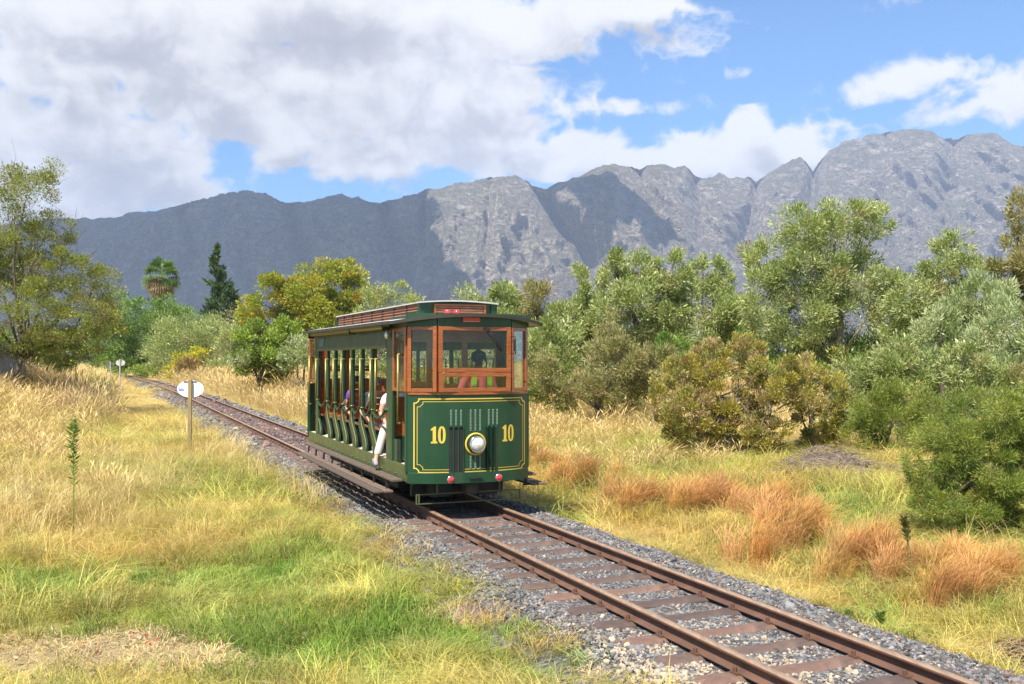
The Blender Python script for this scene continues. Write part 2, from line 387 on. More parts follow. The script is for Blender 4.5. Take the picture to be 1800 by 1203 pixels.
def gz(x, y):
    x = np.asarray(x, float); y = np.asarray(y, float)
    s, u = to_trk(x, y); r = np.hypot(x, y)
    near = 1 - sstep(150, 400, r)
    z = -0.30 + near * (0.07 * noise3(x * .35, y * .35) + 0.05 * noise3(x * 1.3, y * 1.3, 4.0))
    z = z + near * 2.3 * sstep(4.3, 15, -u) * sstep(17, 38, y)
    z = z - near * 0.16 * np.exp(-((u - 2.6) / 0.9) ** 2) + near * 0.10 * sstep(4, 9, u)
    z = z + 0.12 * np.exp(-((np.abs(u) - 2.6) / .5) ** 2) * (u < 0)
    inb = np.where(u < 0, 1 - sstep(1.55, 2.1, -u), 1 - sstep(1.9, 2.6, u)); z = z * (1 - inb) + (-0.52) * inb
    return z
def blobs(x, y, lst):
    o = np.zeros(np.shape(x))
    for px, py, rx, ry, a in lst:
        p = on_ground(px, py, -0.2); o = np.maximum(o, a * np.exp(-(((x - p[0]) / rx) ** 2 + ((y - p[1]) / ry) ** 2)))
    return o
GREEN = [(560, 1120, 1.8, 1.3, 1.1), (760, 1100, 1.4, 1.3, 1.1), (420, 1090, 1.2, .8, 1), (300, 1010, 1.2, .7, .9), (60, 1010, 1.0, .6, .95), (480, 1000, 1.4, .9, .75), (900, 1160, 1.0, .5, .7), (620, 960, 1.2, 1.0, .6),
         (430, 870, 1.8, 1.3, .5), (120, 1195, .9, .25, .9), (330, 1200, .5, .2, .5), (300, 850, 1.6, 1.2, .35),
         (1110, 820, 2.0, 2.4, .8), (1150, 790, 2.5, 2.5, .6), (1380, 880, .9, 1.1, 1), (1250, 800, 3, 2.5, .5), (1400, 800, 3, 3, .45), (1500, 900, 1.2, 1.4, .5), (1740, 1050, .6, .6, .7), (1530, 1060, .5, .7, .7), (1000, 905, .5, 1.2, .7), (1700, 960, .8, .8, .3)]
RUSS = [(700, 960, .9, .9, .8), (850, 1070, .7, .6, .9), (640, 890, .8, 1.2, .8), (960, 1130, .5, .35, .9), (1350, 980, 1.0, 1.1, .4), (1160, 930, .6, 1.2, .5), (560, 860, .9, 1.5, .5), (120, 740, 3, 6, .3)]
BARE = [(190, 1125, 1.35, .75, 1.1), (60, 1140, 1.0, .7, 1.1), (320, 1140, .8, .55, 1.0), (1080, 1185, .6, .25, .9), (800, 1190, .5, .12, .6)]
C_STRAW = np.array([.60, .445, .155]); C_YG = np.array([.48, .435, .125]); C_GRN = np.array([.19, .31, .045]); C_RUS = np.array([.56, .335, .165]); C_PALE = np.array([.60, .455, .205])
def zone(x, y, jit=0.0):
    n = fbm(x * .25, y * .25, 9.0, 4); n2 = fbm(x * .9, y * .9, 3.0, 3)
    g = np.clip(blobs(x, y, GREEN) * 1.0 + .32 * n2 + .12 * n, 0, 1)
    if jit:
        g = np.clip(g + rng.normal(0, jit, g.shape), 0, 1)
    r = np.clip(blobs(x, y, RUSS) * (1 + n2 * .5) - .15, 0, 1)
    yg = np.clip(.52 + .8 * n + .5 * n2 + (rng.normal(0, jit, n.shape) if jit else 0), 0, 1) * (1 - .55 * sstep(26, 55, y))
    c = C_STRAW * (1 - yg)[..., None] + C_YG * yg[..., None]
    c = c * (1 - g)[..., None] + C_GRN * g[..., None]
    c = c * (1 - r)[..., None] + C_RUS * r[..., None]
    f = sstep(28, 60, y)[..., None] * .55
    return c * (1 - f) + C_PALE * f, g, r
def bare(x, y): return np.clip(blobs(x, y, BARE) * 1.25 + .25 * fbm(x * 1.6, y * 1.6, 2.0, 3) - .2, 0, 1)

# ---------------------------------------------------------------- ground sheet
def axis_pts(fine_a, fine_b, step, lo, hi, g=1.16):
    p = list(np.arange(fine_a, fine_b + 1e-6, step)); d = step
    while p[-1] < hi: d *= g; p.append(min(p[-1] + d, hi))
    d = step
    while p[0] > lo: d *= g; p.insert(0, max(p[0] - d, lo))
    return np.array(p)
gx = axis_pts(-14, 12, .22, -5900, 5900); gy = axis_pts(5, 34, .25, -290, 7900)
GX, GY = np.meshgrid(gx, gy); GZ = gz(GX, GY)
V = np.stack([GX, GY, GZ], -1).reshape(-1, 3)
ny, nx = GX.shape; ii = (np.arange(ny - 1)[:, None] * nx + np.arange(nx - 1)).ravel()
F = np.stack([ii, ii + 1, ii + nx + 1, ii + nx], 1)
zc, zg, zr = zone(GX, GY); bz = bare(GX, GY)[..., None]
tint = zc * .8 * (1 - bz) + np.array([.40, .31, .17]) * bz
tint = tint * (1 - .6 * sstep(200, 900, GY)[..., None]) + np.array([.06, .075, .03]) * .6 * sstep(200, 900, GY)[..., None]
def groundmat():
    m = bpy.data.materials.new('ground'); m.use_nodes = True; t = m.node_tree; t.nodes.clear(); N = NT(t)
    a = N.n('ShaderNodeAttribute', attribute_name='tint').outputs['Color']
    co = N.n('ShaderNodeTexCoord').outputs['Object']
    n1 = N.noise(co, 9, 8, 0.65); n2 = N.noise(co, 55, 4, 0.7)
    c = N.mix(1.0, a, N.ramp(n1, [(0.25, (.55, .52, .48)), (0.5, (1, 1, 1)), (0.75, (1.25, 1.2, 1.05))]), 'MULTIPLY')
    c = N.mix(1.0, c, N.ramp(n2, [(0.3, .65), (0.7, 1.25)]), 'MULTIPLY')
    b = N.n('ShaderNodeBsdfPrincipled', {'Base Color': c, 'Roughness': 0.95, 'Specular IOR Level': 0.1})
    bu = N.n('ShaderNodeBump', {'Height': n2, 'Strength': 0.8, 'Distance': 0.03}); t.links.new(bu.outputs[0], b.inputs['Normal'])
    N.n('ShaderNodeOutputMaterial', {0: b.outputs[0]}); return m
setp(link('ground', np_mesh('ground', V, F, groundmat(), True, {'tint': tint.reshape(-1, 3)})), kind='structure')

# ---------------------------------------------------------------- mountains
RIDGE = [(-900, 440), (-500, 415), (-200, 402), (0, 396), (100, 385), (195, 380), (250, 373), (300, 364), (350, 350), (400, 338), (440, 335), (457, 336), (472, 344), (490, 353), (505, 356), (540, 352), (580, 344), (600, 342), (620, 346), (640, 352), (670, 355),
         (700, 349), (740, 336), (800, 321), (850, 315), (880, 311), (910, 310), (930, 319), (955, 332), (980, 322), (1000, 315), (1030, 303), (1060, 291), (1085, 288), (1110, 294), (1125, 298), (1140, 291), (1155, 288), (1180, 293), (1205, 291), (1215, 300), (1222, 309),
         (1240, 313), (1255, 309), (1265, 304), (1285, 312), (1300, 312), (1318, 310), (1330, 321), (1350, 306), (1380, 286), (1395, 280), (1410, 275), (1420, 284), (1430, 300), (1440, 284), (1455, 268), (1480, 250), (1530, 237), (1570, 230), (1600, 226), (1625, 226), (1645, 232),
         (1660, 240), (1680, 243), (1700, 236), (1725, 235), (1750, 231), (1765, 239), (1785, 254), (1800, 256), (1850, 246), (1950, 262), (2150, 300), (2500, 345), (2800, 380)]
rp = np.array(RIDGE, float)
NU, NTT = 1100, 270
pxs = np.linspace(-850, 2700, NU); u_ = (pxs - 900) / FPX
yr_px = np.interp(pxs, rp[:, 0], rp[:, 1])
ridgeY = 4300 + 900 * sstep(1000, 1500, pxs) + 160 * np.sin(pxs / 190.)
zr_ = CAM_H + (HOR - yr_px) / FPX * ridgeY
tt = np.concatenate([np.linspace(0, 1, NTT - 30), 1 + np.linspace(0.02, .5, 30)])
U, T = np.meshgrid(u_, tt); PXS = np.meshgrid(pxs, tt)[0]
RY = np.broadcast_to(ridgeY, U.shape); ZR = np.broadcast_to(zr_, U.shape)
FY = 2600 + 250 * np.sin(PXS / 240.)
Yd = FY + (RY - FY) * T
tc_ = np.clip(T, 0, 1)
prof = 0.30 * tc_ + 0.18 * tc_ ** 2 + 0.52 * sstep(.38, 1.02, tc_)
prof = prof / (0.30 + .18 + .52 * float(sstep(.38, 1.02, 1.0)))
Z = ZR * prof
X = U * Yd
wob = fbm(X / 900, Z / 500, Yd / 1500, 3) * 60
# gullies run down the slope: ridged noise stretched along the fall line
G1 = ridged((X + wob * 2) / 420, Z / 900, 1.7, 5) - 1.25
G2 = ridged((X + wob * .6) / 140, (Z + .35 * X) / 190, 5.1, 5) - 1.25
G3 = fbm(X / 60, Z / 60, Yd / 90, 5)
env = np.sin(np.pi * np.clip(T, 0, 1) ** .8) ** .7
for (x0, y0, x1, y1, wd, dp) in [(955, 332, 1075, 500, 30, 560), (1432, 300, 1410, 520, 20, 330), (505, 356, 560, 520, 24, 260), (672, 356, 730, 520, 28, 260), (1330, 320, 1290, 500, 20, 260),
                                 (1222, 309, 1250, 460, 16, 180), (745, 345, 745, 470, 9, 130), (1125, 298, 1180, 470, 22, 200), (1680, 243, 1640, 430, 26, 220), (1560, 300, 1530, 430, 14, 140), (320, 365, 370, 520, 26, 200), (860, 330, 850, 480, 8, 110)]:
    py = HOR - (Z - CAM_H) / Yd * FPX
    k = np.clip((py - y0) / (y1 - y0), 0, 1); cx = x0 + (x1 - x0) * k
    w = wd * (0.5 + k); Yd = Yd + dp * np.exp(-np.abs((PXS - cx) / w) ** 1.4) * np.sin(np.pi * np.clip(k + .06, 0, 1)) ** .6 * (T < 1)
Yd2 = Yd - env * (G1 * 260 + G2 * 95 + G3 * 22) 
Yd2 = np.where(T <= 1, Yd2, Yd)
Zn = Z + env * (G3 * 16 + G2 * 26) 
crag = fbm(X / 45, X * 0 + 2.2, 0.5, 4) * 9 + fbm(X / 16, X * 0 + 8.2, 0.5, 3) * 3.5
Zn = Zn + crag * np.exp(-((T - 1) / .06) ** 2)
back = np.clip(T - 1, 0, 1); Zn = Zn - back * ZR * 1.2
Xn = U * Yd2
V = np.stack([Xn, Yd2, Zn - 1.2 * (T == 0)], -1).reshape(-1, 3)
ii = (np.arange(len(tt) - 1)[:, None] * NU + np.arange(NU - 1)).ravel()
F = np.stack([ii, ii + 1, ii + NU + 1, ii + NU], 1)
def rockmat():
    m = bpy.data.materials.new('mountain_rock'); m.use_nodes = True; t = m.node_tree; t.nodes.clear(); N = NT(t)
    g = N.n('ShaderNodeNewGeometry'); co = g.outputs['Position']
    st = N.n('ShaderNodeVectorMath', {0: co, 1: (1, 1, 1.25)}, operation='MULTIPLY').outputs[0]
    big = N.noise(co, .0016, 5, .6); mid = N.noise(st, .012, 10, .68, 0.6); fine = N.noise(st, .05, 8, .7)
    rock = N.ramp(mid, [(0.33, (.34, .293, .243)), (0.48, (.43, .372, .305)), (0.60, (.50, .432, .352)), (0.72, (.57, .492, .40))])
    ck = N.math('ABSOLUTE', N.math('SUBTRACT', N.noise(N.n('ShaderNodeMapping', {'Vector': co, 'Rotation': (0.3, 0.5, 0.2), 'Scale': (1, 1, 2.2)}).outputs[0], .011, 9, .62, 0.4), .5))
    rock = N.mix(1.0, rock, N.ramp(ck, [(0.0, .55), (0.03, .9), (0.10, 1.06)]), 'MULTIPLY')
    rock = N.mix(1.0, rock, N.ramp(fine, [(0.36, .72), (0.64, 1.2)]), 'MULTIPLY')
    veg = N.mix(N.ramp(fine, [(0.4, 0.0), (0.6, 1.0)]), (.12, .115, .07), (.22, .195, .125))
    nz = N.n('ShaderNodeSeparateXYZ', {0: g.outputs['Normal']}).outputs[2]
    fl = N.n('ShaderNodeMapRange', {0: N.math('ADD', nz, N.math('MULTIPLY', N.math('SUBTRACT', mid, .5), 1.3)), 1: .50, 2: .90, 3: 0, 4: .7}).outputs[0]
    c = N.mix(fl, rock, veg)
    z = N.n('ShaderNodeSeparateXYZ', {0: co}).outputs[2]
    low = N.n('ShaderNodeMapRange', {0: N.math('ADD', z, N.math('MULTIPLY', N.math('SUBTRACT', big, .5), 350.)), 1: 150., 2: 340., 3: .75, 4: 0.}).outputs[0]
    c = N.mix(low, c, N.mix(fine, (.13, .11, .085), (.28, .225, .175)))
    b = N.n('ShaderNodeBsdfPrincipled', {'Base Color': c, 'Roughness': 0.95, 'Specular IOR Level': 0.1})
    h = N.math('ADD', N.math('ADD', N.math('MULTIPLY', mid, 1.0), N.math('MULTIPLY', fine, .35)), N.math('MULTIPLY', N.math('MINIMUM', ck, .12), 3.0))
    bu = N.n('ShaderNodeBump', {'Height': h, 'Strength': 1.0, 'Distance': 60.0}); t.links.new(bu.outputs[0], b.inputs['Normal'])
    N.n('ShaderNodeOutputMaterial', {0: b.outputs[0]}); return m
setp(link('mountains', np_mesh('mountains', V, F, rockmat(), False)), kind='structure')
MOUNT = V.reshape(len(tt), NU, 3)

# ---------------------------------------------------------------- clouds overhead whose shade lies on the mountains
def mount_point(px, py):
    j = int(np.clip(np.searchsorted(pxs, px), 0, NU - 1)); col = MOUNT[:NTT - 30, j]
    rows = HOR - (col[:, 2] - CAM_H) / col[:, 1] * FPX
    k = int(np.argmin(np.abs(rows - py))); return col[k]
M_cloud = bpy.data.materials.new('cloud_white'); M_cloud.use_nodes = True
_b = M_cloud.node_tree.nodes['Principled BSDF']; _b.inputs['Base Color'].default_value = (.9, .9, .92, 1); _b.inputs['Roughness'].default_value = 1; _b.inputs['Specular IOR Level'].default_value = 0
CLOUD_Z = 1900.0
def cloud(outline, label, seed):
    pts = []
    for px, py in outline:
        p = mount_point(px, py); rr_ = float(np.interp(px, rp[:, 0], rp[:, 1]))
        if py < rr_ - 3: p = p + np.array([0, (rr_ - py) * 16., 0])
        k = (CLOUD_Z - p[2]) / SUN[2]; pts.append((p + SUN * k)[:2])
    P2 = np.array(pts)
    # dense outline with a ragged edge
    out = []
    for i in range(len(P2)):
        a, b = P2[i], P2[(i + 1) % len(P2)]; n = max(2, int(np.linalg.norm(b - a) / 12))
        for k in range(n): out.append(a + (b - a) * k / n)
    out = np.array(out); c = out.mean(0)
    d = np.stack([fbm(out[:, 0] / 130, out[:, 1] / 130, seed, 4), fbm(out[:, 0] / 130, out[:, 1] / 130, seed + 9, 4)], 1) * 30
    out = out + d; n = len(out)
    rings = [(0.0, 0.15, 1), (.02, .45, 1), (.10, .75, 1), (.35, 1.0, 1)]
    V = []; F = []
    prof_ = [(1.0, 0.0), (.985, 25), (.95, 60), (.85, 110), (.6, 150), (.3, 170)]
    lo_ = [(.985, -10), (.9, -25), (.5, -30)]
    rows_ = lo_[::-1] + prof_
    for k, h in rows_:
        ring = c + (out - c) * k; hz = CLOUD_Z + h + (fbm(ring[:, 0] / 150, ring[:, 1] / 150, seed + h, 3) * 30 if abs(h) > 30 else 0)
        V += [(x, y, z) for (x, y), z in zip(ring, np.broadcast_to(hz, (n,)))]
    for r_ in range(len(rows_) - 1):
        for i in range(n): F.append((r_ * n + i, r_ * n + (i + 1) % n, (r_ + 1) * n + (i + 1) % n, (r_ + 1) * n + i))
    F.append(tuple(range(n))); F.append(tuple((len(rows_) - 1) * n + i for i in range(n)))
    me = bpy.data.meshes.new('cloud'); me.from_pydata(V, [], F); me.materials.append(M_cloud)
    setp(link('cloud', me), kind='structure')
cloud([(-700, 360), (0, 360), (300, 330), (455, 300), (600, 310), (690, 325), (735, 326), (768, 362), (762, 400), (772, 440), (800, 472), (835, 500), (850, 530), (840, 560), (500, 560), (100, 560), (-700, 560)], 'a', 1.0)
cloud([(948, 330), (985, 322), (1030, 312), (1062, 306), (1085, 322), (1115, 340), (1150, 372), (1185, 405), (1215, 440), (1160, 425), (1130, 408), (1100, 395), (1070, 420), (1080, 470), (1040, 470), (1010, 425), (975, 380)], 'b', 5.0)

# ---------------------------------------------------------------- haze
hz = MB().box(-5990, 5990, -299, 7990, -1.6, 1260).build('haze', None) if False else None
hb = MB().box(-5990, 5990, -299, 7990, -1.6, 1300)
hm = bpy.data.materials.new('haze'); hm.use_nodes = True; hm.node_tree.nodes.clear(); HN = NT(hm.node_tree)
hv = HN.n('ShaderNodeVolumePrincipled', {'Color': (0.55, 0.69, 1.0, 1), 'Density': 0.00009, 'Anisotropy': 0.1})
ho = hm.node_tree.nodes.new('ShaderNodeOutputMaterial'); hm.node_tree.links.new(hv.outputs[0], ho.inputs['Volume'])
setp(hb.build('haze', hm), kind='stuff')

# ---------------------------------------------------------------- track
track = setp(empty('railway_track', (0, 0, 0)), 'single rusty railway track on steel sleepers running past and behind the green tram', 'railway track')
S_ALL = np.concatenate([np.arange(-14, 44, 2.0), np.arange(44, 215, 4.0)])
def rail(u):
    prof = [(-.06, -.125), (.06, -.125), (.06, -.113), (.012, -.100), (.009, -.040), (.038, -.032), (.038, -.006), (.031, 0.0), (-.031, 0.0), (-.038, -.006), (-.038, -.032), (-.009, -.040), (-.012, -.100), (-.06, -.113)]
    n = len(prof); V = np.concatenate([trk(S_ALL, np.full(len(S_ALL), u + a), z) for a, z in prof]).reshape(n, len(S_ALL), 3).transpose(1, 0, 2).reshape(-1, 3)
    top = []; body = []
    for i in range(len(S_ALL) - 1):
        for k in range(n):
            f = (i * n + k, i * n + (k + 1) % n, (i + 1) * n + (k + 1) % n, (i + 1) * n + k)
            (top if k in (5, 6, 7, 8) else body).append(f)
    me = np_mesh('rail', V, np.array(body + top), M_rust); me.materials.append(M_railtop)
    mi = np.zeros(len(body) + len(top), dtype=np.int32); mi[len(body):] = 1; me.polygons.foreach_set('material_index', mi)
    return link('rail', me, track)
for u in (-.565, .565): setp(rail(u))
sl = MB(); W2 = [(-.115, -.08), (-.105, -.012), (-.07, .012), (.07, .012), (.105, -.012), (.115, -.08)]
xs_ = [-1.0, -.94, -.4, 0, .4, .94, 1.0]; rowsP = []
for x in xs_:
    dz = -.05 if abs(x) > .97 else (.0 if abs(x) > .3 else -.012)
    rowsP.append([(x, a, b + dz) for a, b in W2])
sl.grid(rowsP, False); sl.f += [tuple(range(5, -1, -1)), tuple(range(36, 42))]; sl.sm += [False] * 2
sl_me = None; cp_me = None
cp = MB()
def fast_(mb, u, s=None):
    M = Matrix.Translation((0, 0, 0)) if s is None else Matrix.Translation(tuple(trk([s])[0]) + ()) @ Matrix.Rotation(TH + KAP * max(s - 45, 0), 4, 'Z') @ Matrix.Translation((0, 0, -.137))
    t = MB()
    t.box(u - .095, u + .095, -.045, .045, .010, .030)
    for sgn in (-1, 1): t.tube([(u + sgn * .078, 0, .012), (u + sgn * .078, 0, .066)], .018, 6)
    mb.add([M @ Vector(p) for p in t.v], t.f); return mb
fast_(cp, 0.0); far_fast = MB()
for k, s in enumerate(np.arange(-12.9, 150, .56)):
    if sl_me is None:
        o = sl.build('sleeper', M_sleeper, track); c = cp.build('rail_fastening', M_rust, o); sl_me, cp_me = o.data, c.data; c.location = (.565, 0, 0); c = link('rail_fastening', cp_me, o); c.location = (-.565, 0, 0)
    else:
        o = link('sleeper', sl_me, track)
        for u in (-.565, .565):
            if s < 20: c = link('rail_fastening', cp_me, o); c.location = (u, 0, 0)
            else: fast_(far_fast, u, s)
    p = trk([s])[0]; a = TH + KAP * max(s - 45, 0)
    jit = random.uniform(-.012, .012)
    o.location = (p[0], p[1], -.137 + random.uniform(-.004, .004)); o.rotation_euler = (0, 0, a + jit)

x_ = far_fast.build('far_rail_fastenings', M_rust, track, fix=False); x_['kind'] = 'stuff'
# ballast bed: a raised sheet with loose stones on it
bs = np.concatenate([np.arange(-16, 40, .25), np.arange(40, 216, 1.5)])
bu = np.array([-2.75, -2.45, -2.1, -1.75, -1.4, -1.0, -.75, -.5, -.25, 0, .25, .5, .75, 1.0, 1.3, 1.6, 1.9, 2.2, 2.5])
BS, BU = np.meshgrid(bs, bu, indexing='ij')
def bz_(s, u):
    u = np.asarray(u, float)
    z = -.158 - .34 * sstep(1.15, 2.5, np.abs(u)) + .018 * noise3(s * 3.1, u * 3.1) + .03 * noise3(s * .8, u * 1.2, 3.) * sstep(.9, 1.4, np.abs(u))
    return z
BZ = bz_(BS, BU)
V = trk(BS.ravel(), BU.ravel(), BZ.ravel()); nb = len(bu)
ii = (np.arange(len(bs) - 1)[:, None] * nb + np.arange(nb - 1)).ravel(); F = np.stack([ii, ii + 1, ii + nb + 1, ii + nb], 1)
def ballastmat():
    m = bpy.data.materials.new('ballast_bed'); m.use_nodes = True; t = m.node_tree; t.nodes.clear(); N = NT(t)
    co = N.n('ShaderNodeTexCoord').outputs['Object']
    vo = N.n('ShaderNodeTexVoronoi', {'Vector': co, 'Scale': 18.0})
    c = N.ramp(N.n('ShaderNodeSeparateColor', {0: vo.outputs['Color']}).outputs[0], [(0.0, (.045, .045, .047)), (.5, (.11, .107, .104)), (1.0, (.22, .21, .195))])
    a = N.n('ShaderNodeAttribute', attribute_name='tint').outputs['Color']
    c = N.mix(1.0, c, a, 'MULTIPLY')
    c = N.mix(1.0, c, N.ramp(N.noise(co, 1.3, 5), [(0.3, .75), (.7, 1.2)]), 'MULTIPLY')
    b = N.n('ShaderNodeBsdfPrincipled', {'Base Color': c, 'Roughness': 0.95})
    bu_ = N.n('ShaderNodeBump', {'Height': vo.outputs['Distance'], 'Strength': 1.0, 'Distance': -0.05}); t.links.new(bu_.outputs[0], b.inputs['Normal'])
    N.n('ShaderNodeOutputMaterial', {0: b.outputs[0]}); return m
def stone_tint(s, u, n):
    """grey stone; between and beside the rails far off it is stained purple brown by rust"""
    f = (1 - sstep(.75, 1.15, np.abs(u))) * sstep(4, 12, s) * .85
    f = np.maximum(f, .35 * np.exp(-((np.abs(u) - .62) / .22) ** 2))
    return np.array([1.0, 1.0, 1.0]) * (1 - f)[..., None] + np.array([1.02, .72, .70]) * f[..., None]
M_ball = ballastmat()
setp(link('ballast_bed', np_mesh('ballast_bed', V, F, M_ball, True, {'tint': stone_tint(BS, BU, 0).reshape(-1, 3)})), kind='structure')

# ---------------------------------------------------------------- scattering: points carry the spin, size, kind and tint of what stands on them
def scatter(name, pts, rot, scl, idx, tint, protos, host_mat=None):
    me = bpy.data.meshes.new(name); n = len(pts)
    me.vertices.add(n); me.vertices.foreach_set('co', np.ascontiguousarray(pts, np.float32).ravel())
    for nm, typ, arr, key in (('rot', 'FLOAT_VECTOR', rot, 'vector'), ('scl', 'FLOAT_VECTOR', scl, 'vector'), ('idx', 'INT', idx, 'value')):
        a = me.attributes.new(nm, typ, 'POINT'); a.data.foreach_set(key, np.ascontiguousarray(arr, np.int32 if typ == 'INT' else np.float32).ravel())
    a = me.attributes.new('tint', 'FLOAT_COLOR', 'POINT'); c4 = np.ones((n, 4), np.float32); c4[:, :3] = tint; a.data.foreach_set('color', c4.ravel())
    if host_mat: me.materials.append(host_mat)
    o = link(name, me)
    g = bpy.data.node_groups.new(name + '_scatter', 'GeometryNodeTree')
    g.interface.new_socket('Geometry', in_out='INPUT', socket_type='NodeSocketGeometry'); g.interface.new_socket('Geometry', in_out='OUTPUT', socket_type='NodeSocketGeometry')
    gi = g.nodes.new('NodeGroupInput'); go = g.nodes.new('NodeGroupOutput')
    iop = g.nodes.new('GeometryNodeInstanceOnPoints'); jn = g.nodes.new('GeometryNodeJoinGeometry')
    for p in reversed(protos):
        oi = g.nodes.new('GeometryNodeObjectInfo'); oi.inputs['Object'].default_value = p; oi.inputs['As Instance'].default_value = True
        g.links.new(oi.outputs['Geometry'], jn.inputs[0])
    def na(nm, t):
        x = g.nodes.new('GeometryNodeInputNamedAttribute'); x.data_type = t; x.inputs[0].default_value = nm; return x.outputs[0]
    g.links.new(gi.outputs[0], iop.inputs['Points']); g.links.new(jn.outputs[0], iop.inputs['Instance'])
    iop.inputs['Pick Instance'].default_value = True
    g.links.new(na('idx', 'INT'), iop.inputs['Instance Index']); g.links.new(na('rot', 'FLOAT_VECTOR'), iop.inputs['Rotation']); g.links.new(na('scl', 'FLOAT_VECTOR'), iop.inputs['Scale'])
    g.links.new(iop.outputs[0], go.inputs[0])
    md = o.modifiers.new('scatter', 'NODES'); md.node_group = g
    return setp(o, kind='stuff')
def proto(name, me): return bpy.data.objects.new(name, me)      # never linked to the scene

def stone_proto(seed):
    bm = bmesh.new(); bmesh.ops.create_icosphere(bm, subdivisions=1, radius=1.0); r = random.Random(seed)
    for v in bm.verts:
        k = r.uniform(.6, 1.15); v.co = Vector((v.co.x * k, v.co.y * k * .85, v.co.z * k * .65))
    me = bpy.data.meshes.new('stone'); bm.to_mesh(me); bm.free(); me.materials.append(M_stone); return proto('stone', me)
stones = [stone_proto(i) for i in range(6)]
def ballast_pts(s0, s1, dens, size, u0=-2.5, u1=2.15):
    n = int((s1 - s0) * (u1 - u0) * dens); s = rng.uniform(s0, s1, n); u = rng.uniform(u0, u1, n)
    edge = np.where(u < 0, 1.45 + .10 * sstep(-6, 2, s) + .25 * sstep(3, 13, s) + .45 * sstep(14, 40, s) + .18 * noise3(s * .7, u * 0 + 3.), 1.66 + .18 * noise3(s * .7, u * 0 + 7.))
    keep = rng.random(n) < (1 - sstep(edge - .25, edge + .2, np.abs(u)))
    # sleepers stay bare on top
    ph = (s + 12.9) % .56; on_s = (np.minimum(ph, .56 - ph) < .085) & (np.abs(u) < 1.0)
    keep &= (~on_s | (rng.random(n) < .05)) & (np.abs(np.abs(u) - .565) > .075)
    s, u = s[keep], u[keep]; z = bz_(s, u); n = len(s)
    between = np.abs(u) < 1.0
    sz = size * rng.lognormal(0, .35, n) * np.where(between, .8, 1.0)
    z = z + sz * .15 + np.where(between & (s < 6), -.004, 0)
    P = trk(s, u, z)
    g = rng.beta(1.8, 2.8, n) * .27 + .03
    c = np.stack([g * rng.uniform(.98, 1.08, n), g, g * rng.uniform(.94, 1.05, n)], 1) * stone_tint(s, u, 0)
    br = rng.random(n) < .16; c[br] *= np.array([1.35, .95, .72])
    # pale chips lie where the crossing gravel has been kicked on to the near ballast
    pale = (rng.random(n) < .75 * np.exp(-(((P[:, 0] - 1.5) / 1.0) ** 2 + ((P[:, 1] - 7.7) / 1.2) ** 2)) + .02)
    c[pale] = np.array([.42, .34, .24]) * rng.uniform(.75, 1.15, (pale.sum(), 1))
    return P, rng.uniform(0, 6.28, (n, 3)) * np.array([.15, .15, 1]), np.repeat(sz[:, None], 3, 1), rng.integers(0, 6, n), c
def cat5(parts): return [np.concatenate([p[i] for p in parts]) for i in range(5)]
A = cat5([ballast_pts(-11, 2, 1500, .0185), ballast_pts(2, 14, 600, .028), ballast_pts(14, 40, 90, .06), ballast_pts(40, 110, 16, .09)])
scatter('ballast_stones', *A, stones)
# ---------------------------------------------------------------- grass
def blades(n, r, h, w, lean, droop, seed, wind=None, head=0.0, flat=False, var=.3):
    g = np.random.default_rng(seed); V = []; F = []; C = []
    for i in range(n):
        a = g.uniform(0, 6.283); rr = r * math.sqrt(g.random()); b = np.array([rr * math.cos(a), rr * math.sin(a), 0.])
        L = g.uniform(*h); th = g.uniform(0, 6.283) if wind is None else g.normal(wind, .9)
        ln = abs(g.normal(lean, lean * .5)); d = np.array([math.cos(th), math.sin(th), 0])
        side = np.array([-d[1], d[0], 0]); 
        if g.random() < .5: side = np.array([math.cos(a), math.sin(a), 0]) * .6 + side * .5
        side /= np.linalg.norm(side)
        ww = w * g.uniform(.7, 1.3); dr = droop * g.uniform(.4, 1.5)
        p0 = b; p1 = b + d * L * ln * .45 + np.array([0, 0, L * .55]); p2 = b + d * L * (ln + dr) + np.array([0, 0, L * (1 - .35 * dr - .25 * ln)])
        if flat: p1 = b + d * L * .5 + np.array([0, 0, .02 + .02 * g.random()]); p2 = b + d * L + np.array([0, 0, .005])
        k = len(V); c = np.array([1, 1, 1]) * g.uniform(1 - var, 1 + var); c = c * np.array([g.uniform(.92, 1.1), 1, g.uniform(.8, 1.15)])
        if head > 0:
            q0 = p1 + (p2 - p1) * .45
            V += [p0 - side * ww * .5, p0 + side * ww * .5, q0 + side * ww * .4, q0 - side * ww * .4, q0 + (p2 - q0) * .45 + side * head, q0 + (p2 - q0) * .45 - side * head, p2]
            F += [(k, k + 1, k + 2), (k, k + 2, k + 3), (k + 3, k + 2, k + 4), (k + 3, k + 4, k + 5), (k + 5, k + 4, k + 6)]; C += [c * .95] * 4 + [c * 1.08] * 3
        else:
            V += [p0 - side * ww * .5, p0 + side * ww * .5, p1 + side * ww * .42, p1 - side * ww * .42, p2]
            F += [(k, k + 1, k + 2), (k, k + 2, k + 3), (k + 3, k + 2, k + 4)]; C += [c] * 5
    return np_mesh('tuft', np.array(V), np.array(F), M_grass, False, {'tint': np.array(C)})
lush = [proto('lush_tuft', blades(46, .15, (.08, .21), .0065, .45, .35, 10 + i)) for i in range(3)]
straw = [proto('straw_tuft', blades(44, .16, (.14, .36), .0048, .6, .45, 20 + i)) for i in range(3)]
wild = [proto('leaning_straw_tuft', blades(34, .16, (.25, .55), .0042, .8, .5, 30 + i, wind=.4)) for i in range(2)]
tall = [proto('tall_grass_tuft', blades(26, .22, (.55, 1.05), .0065, .25, .25, 40 + i, head=.011)) for i in range(3)]
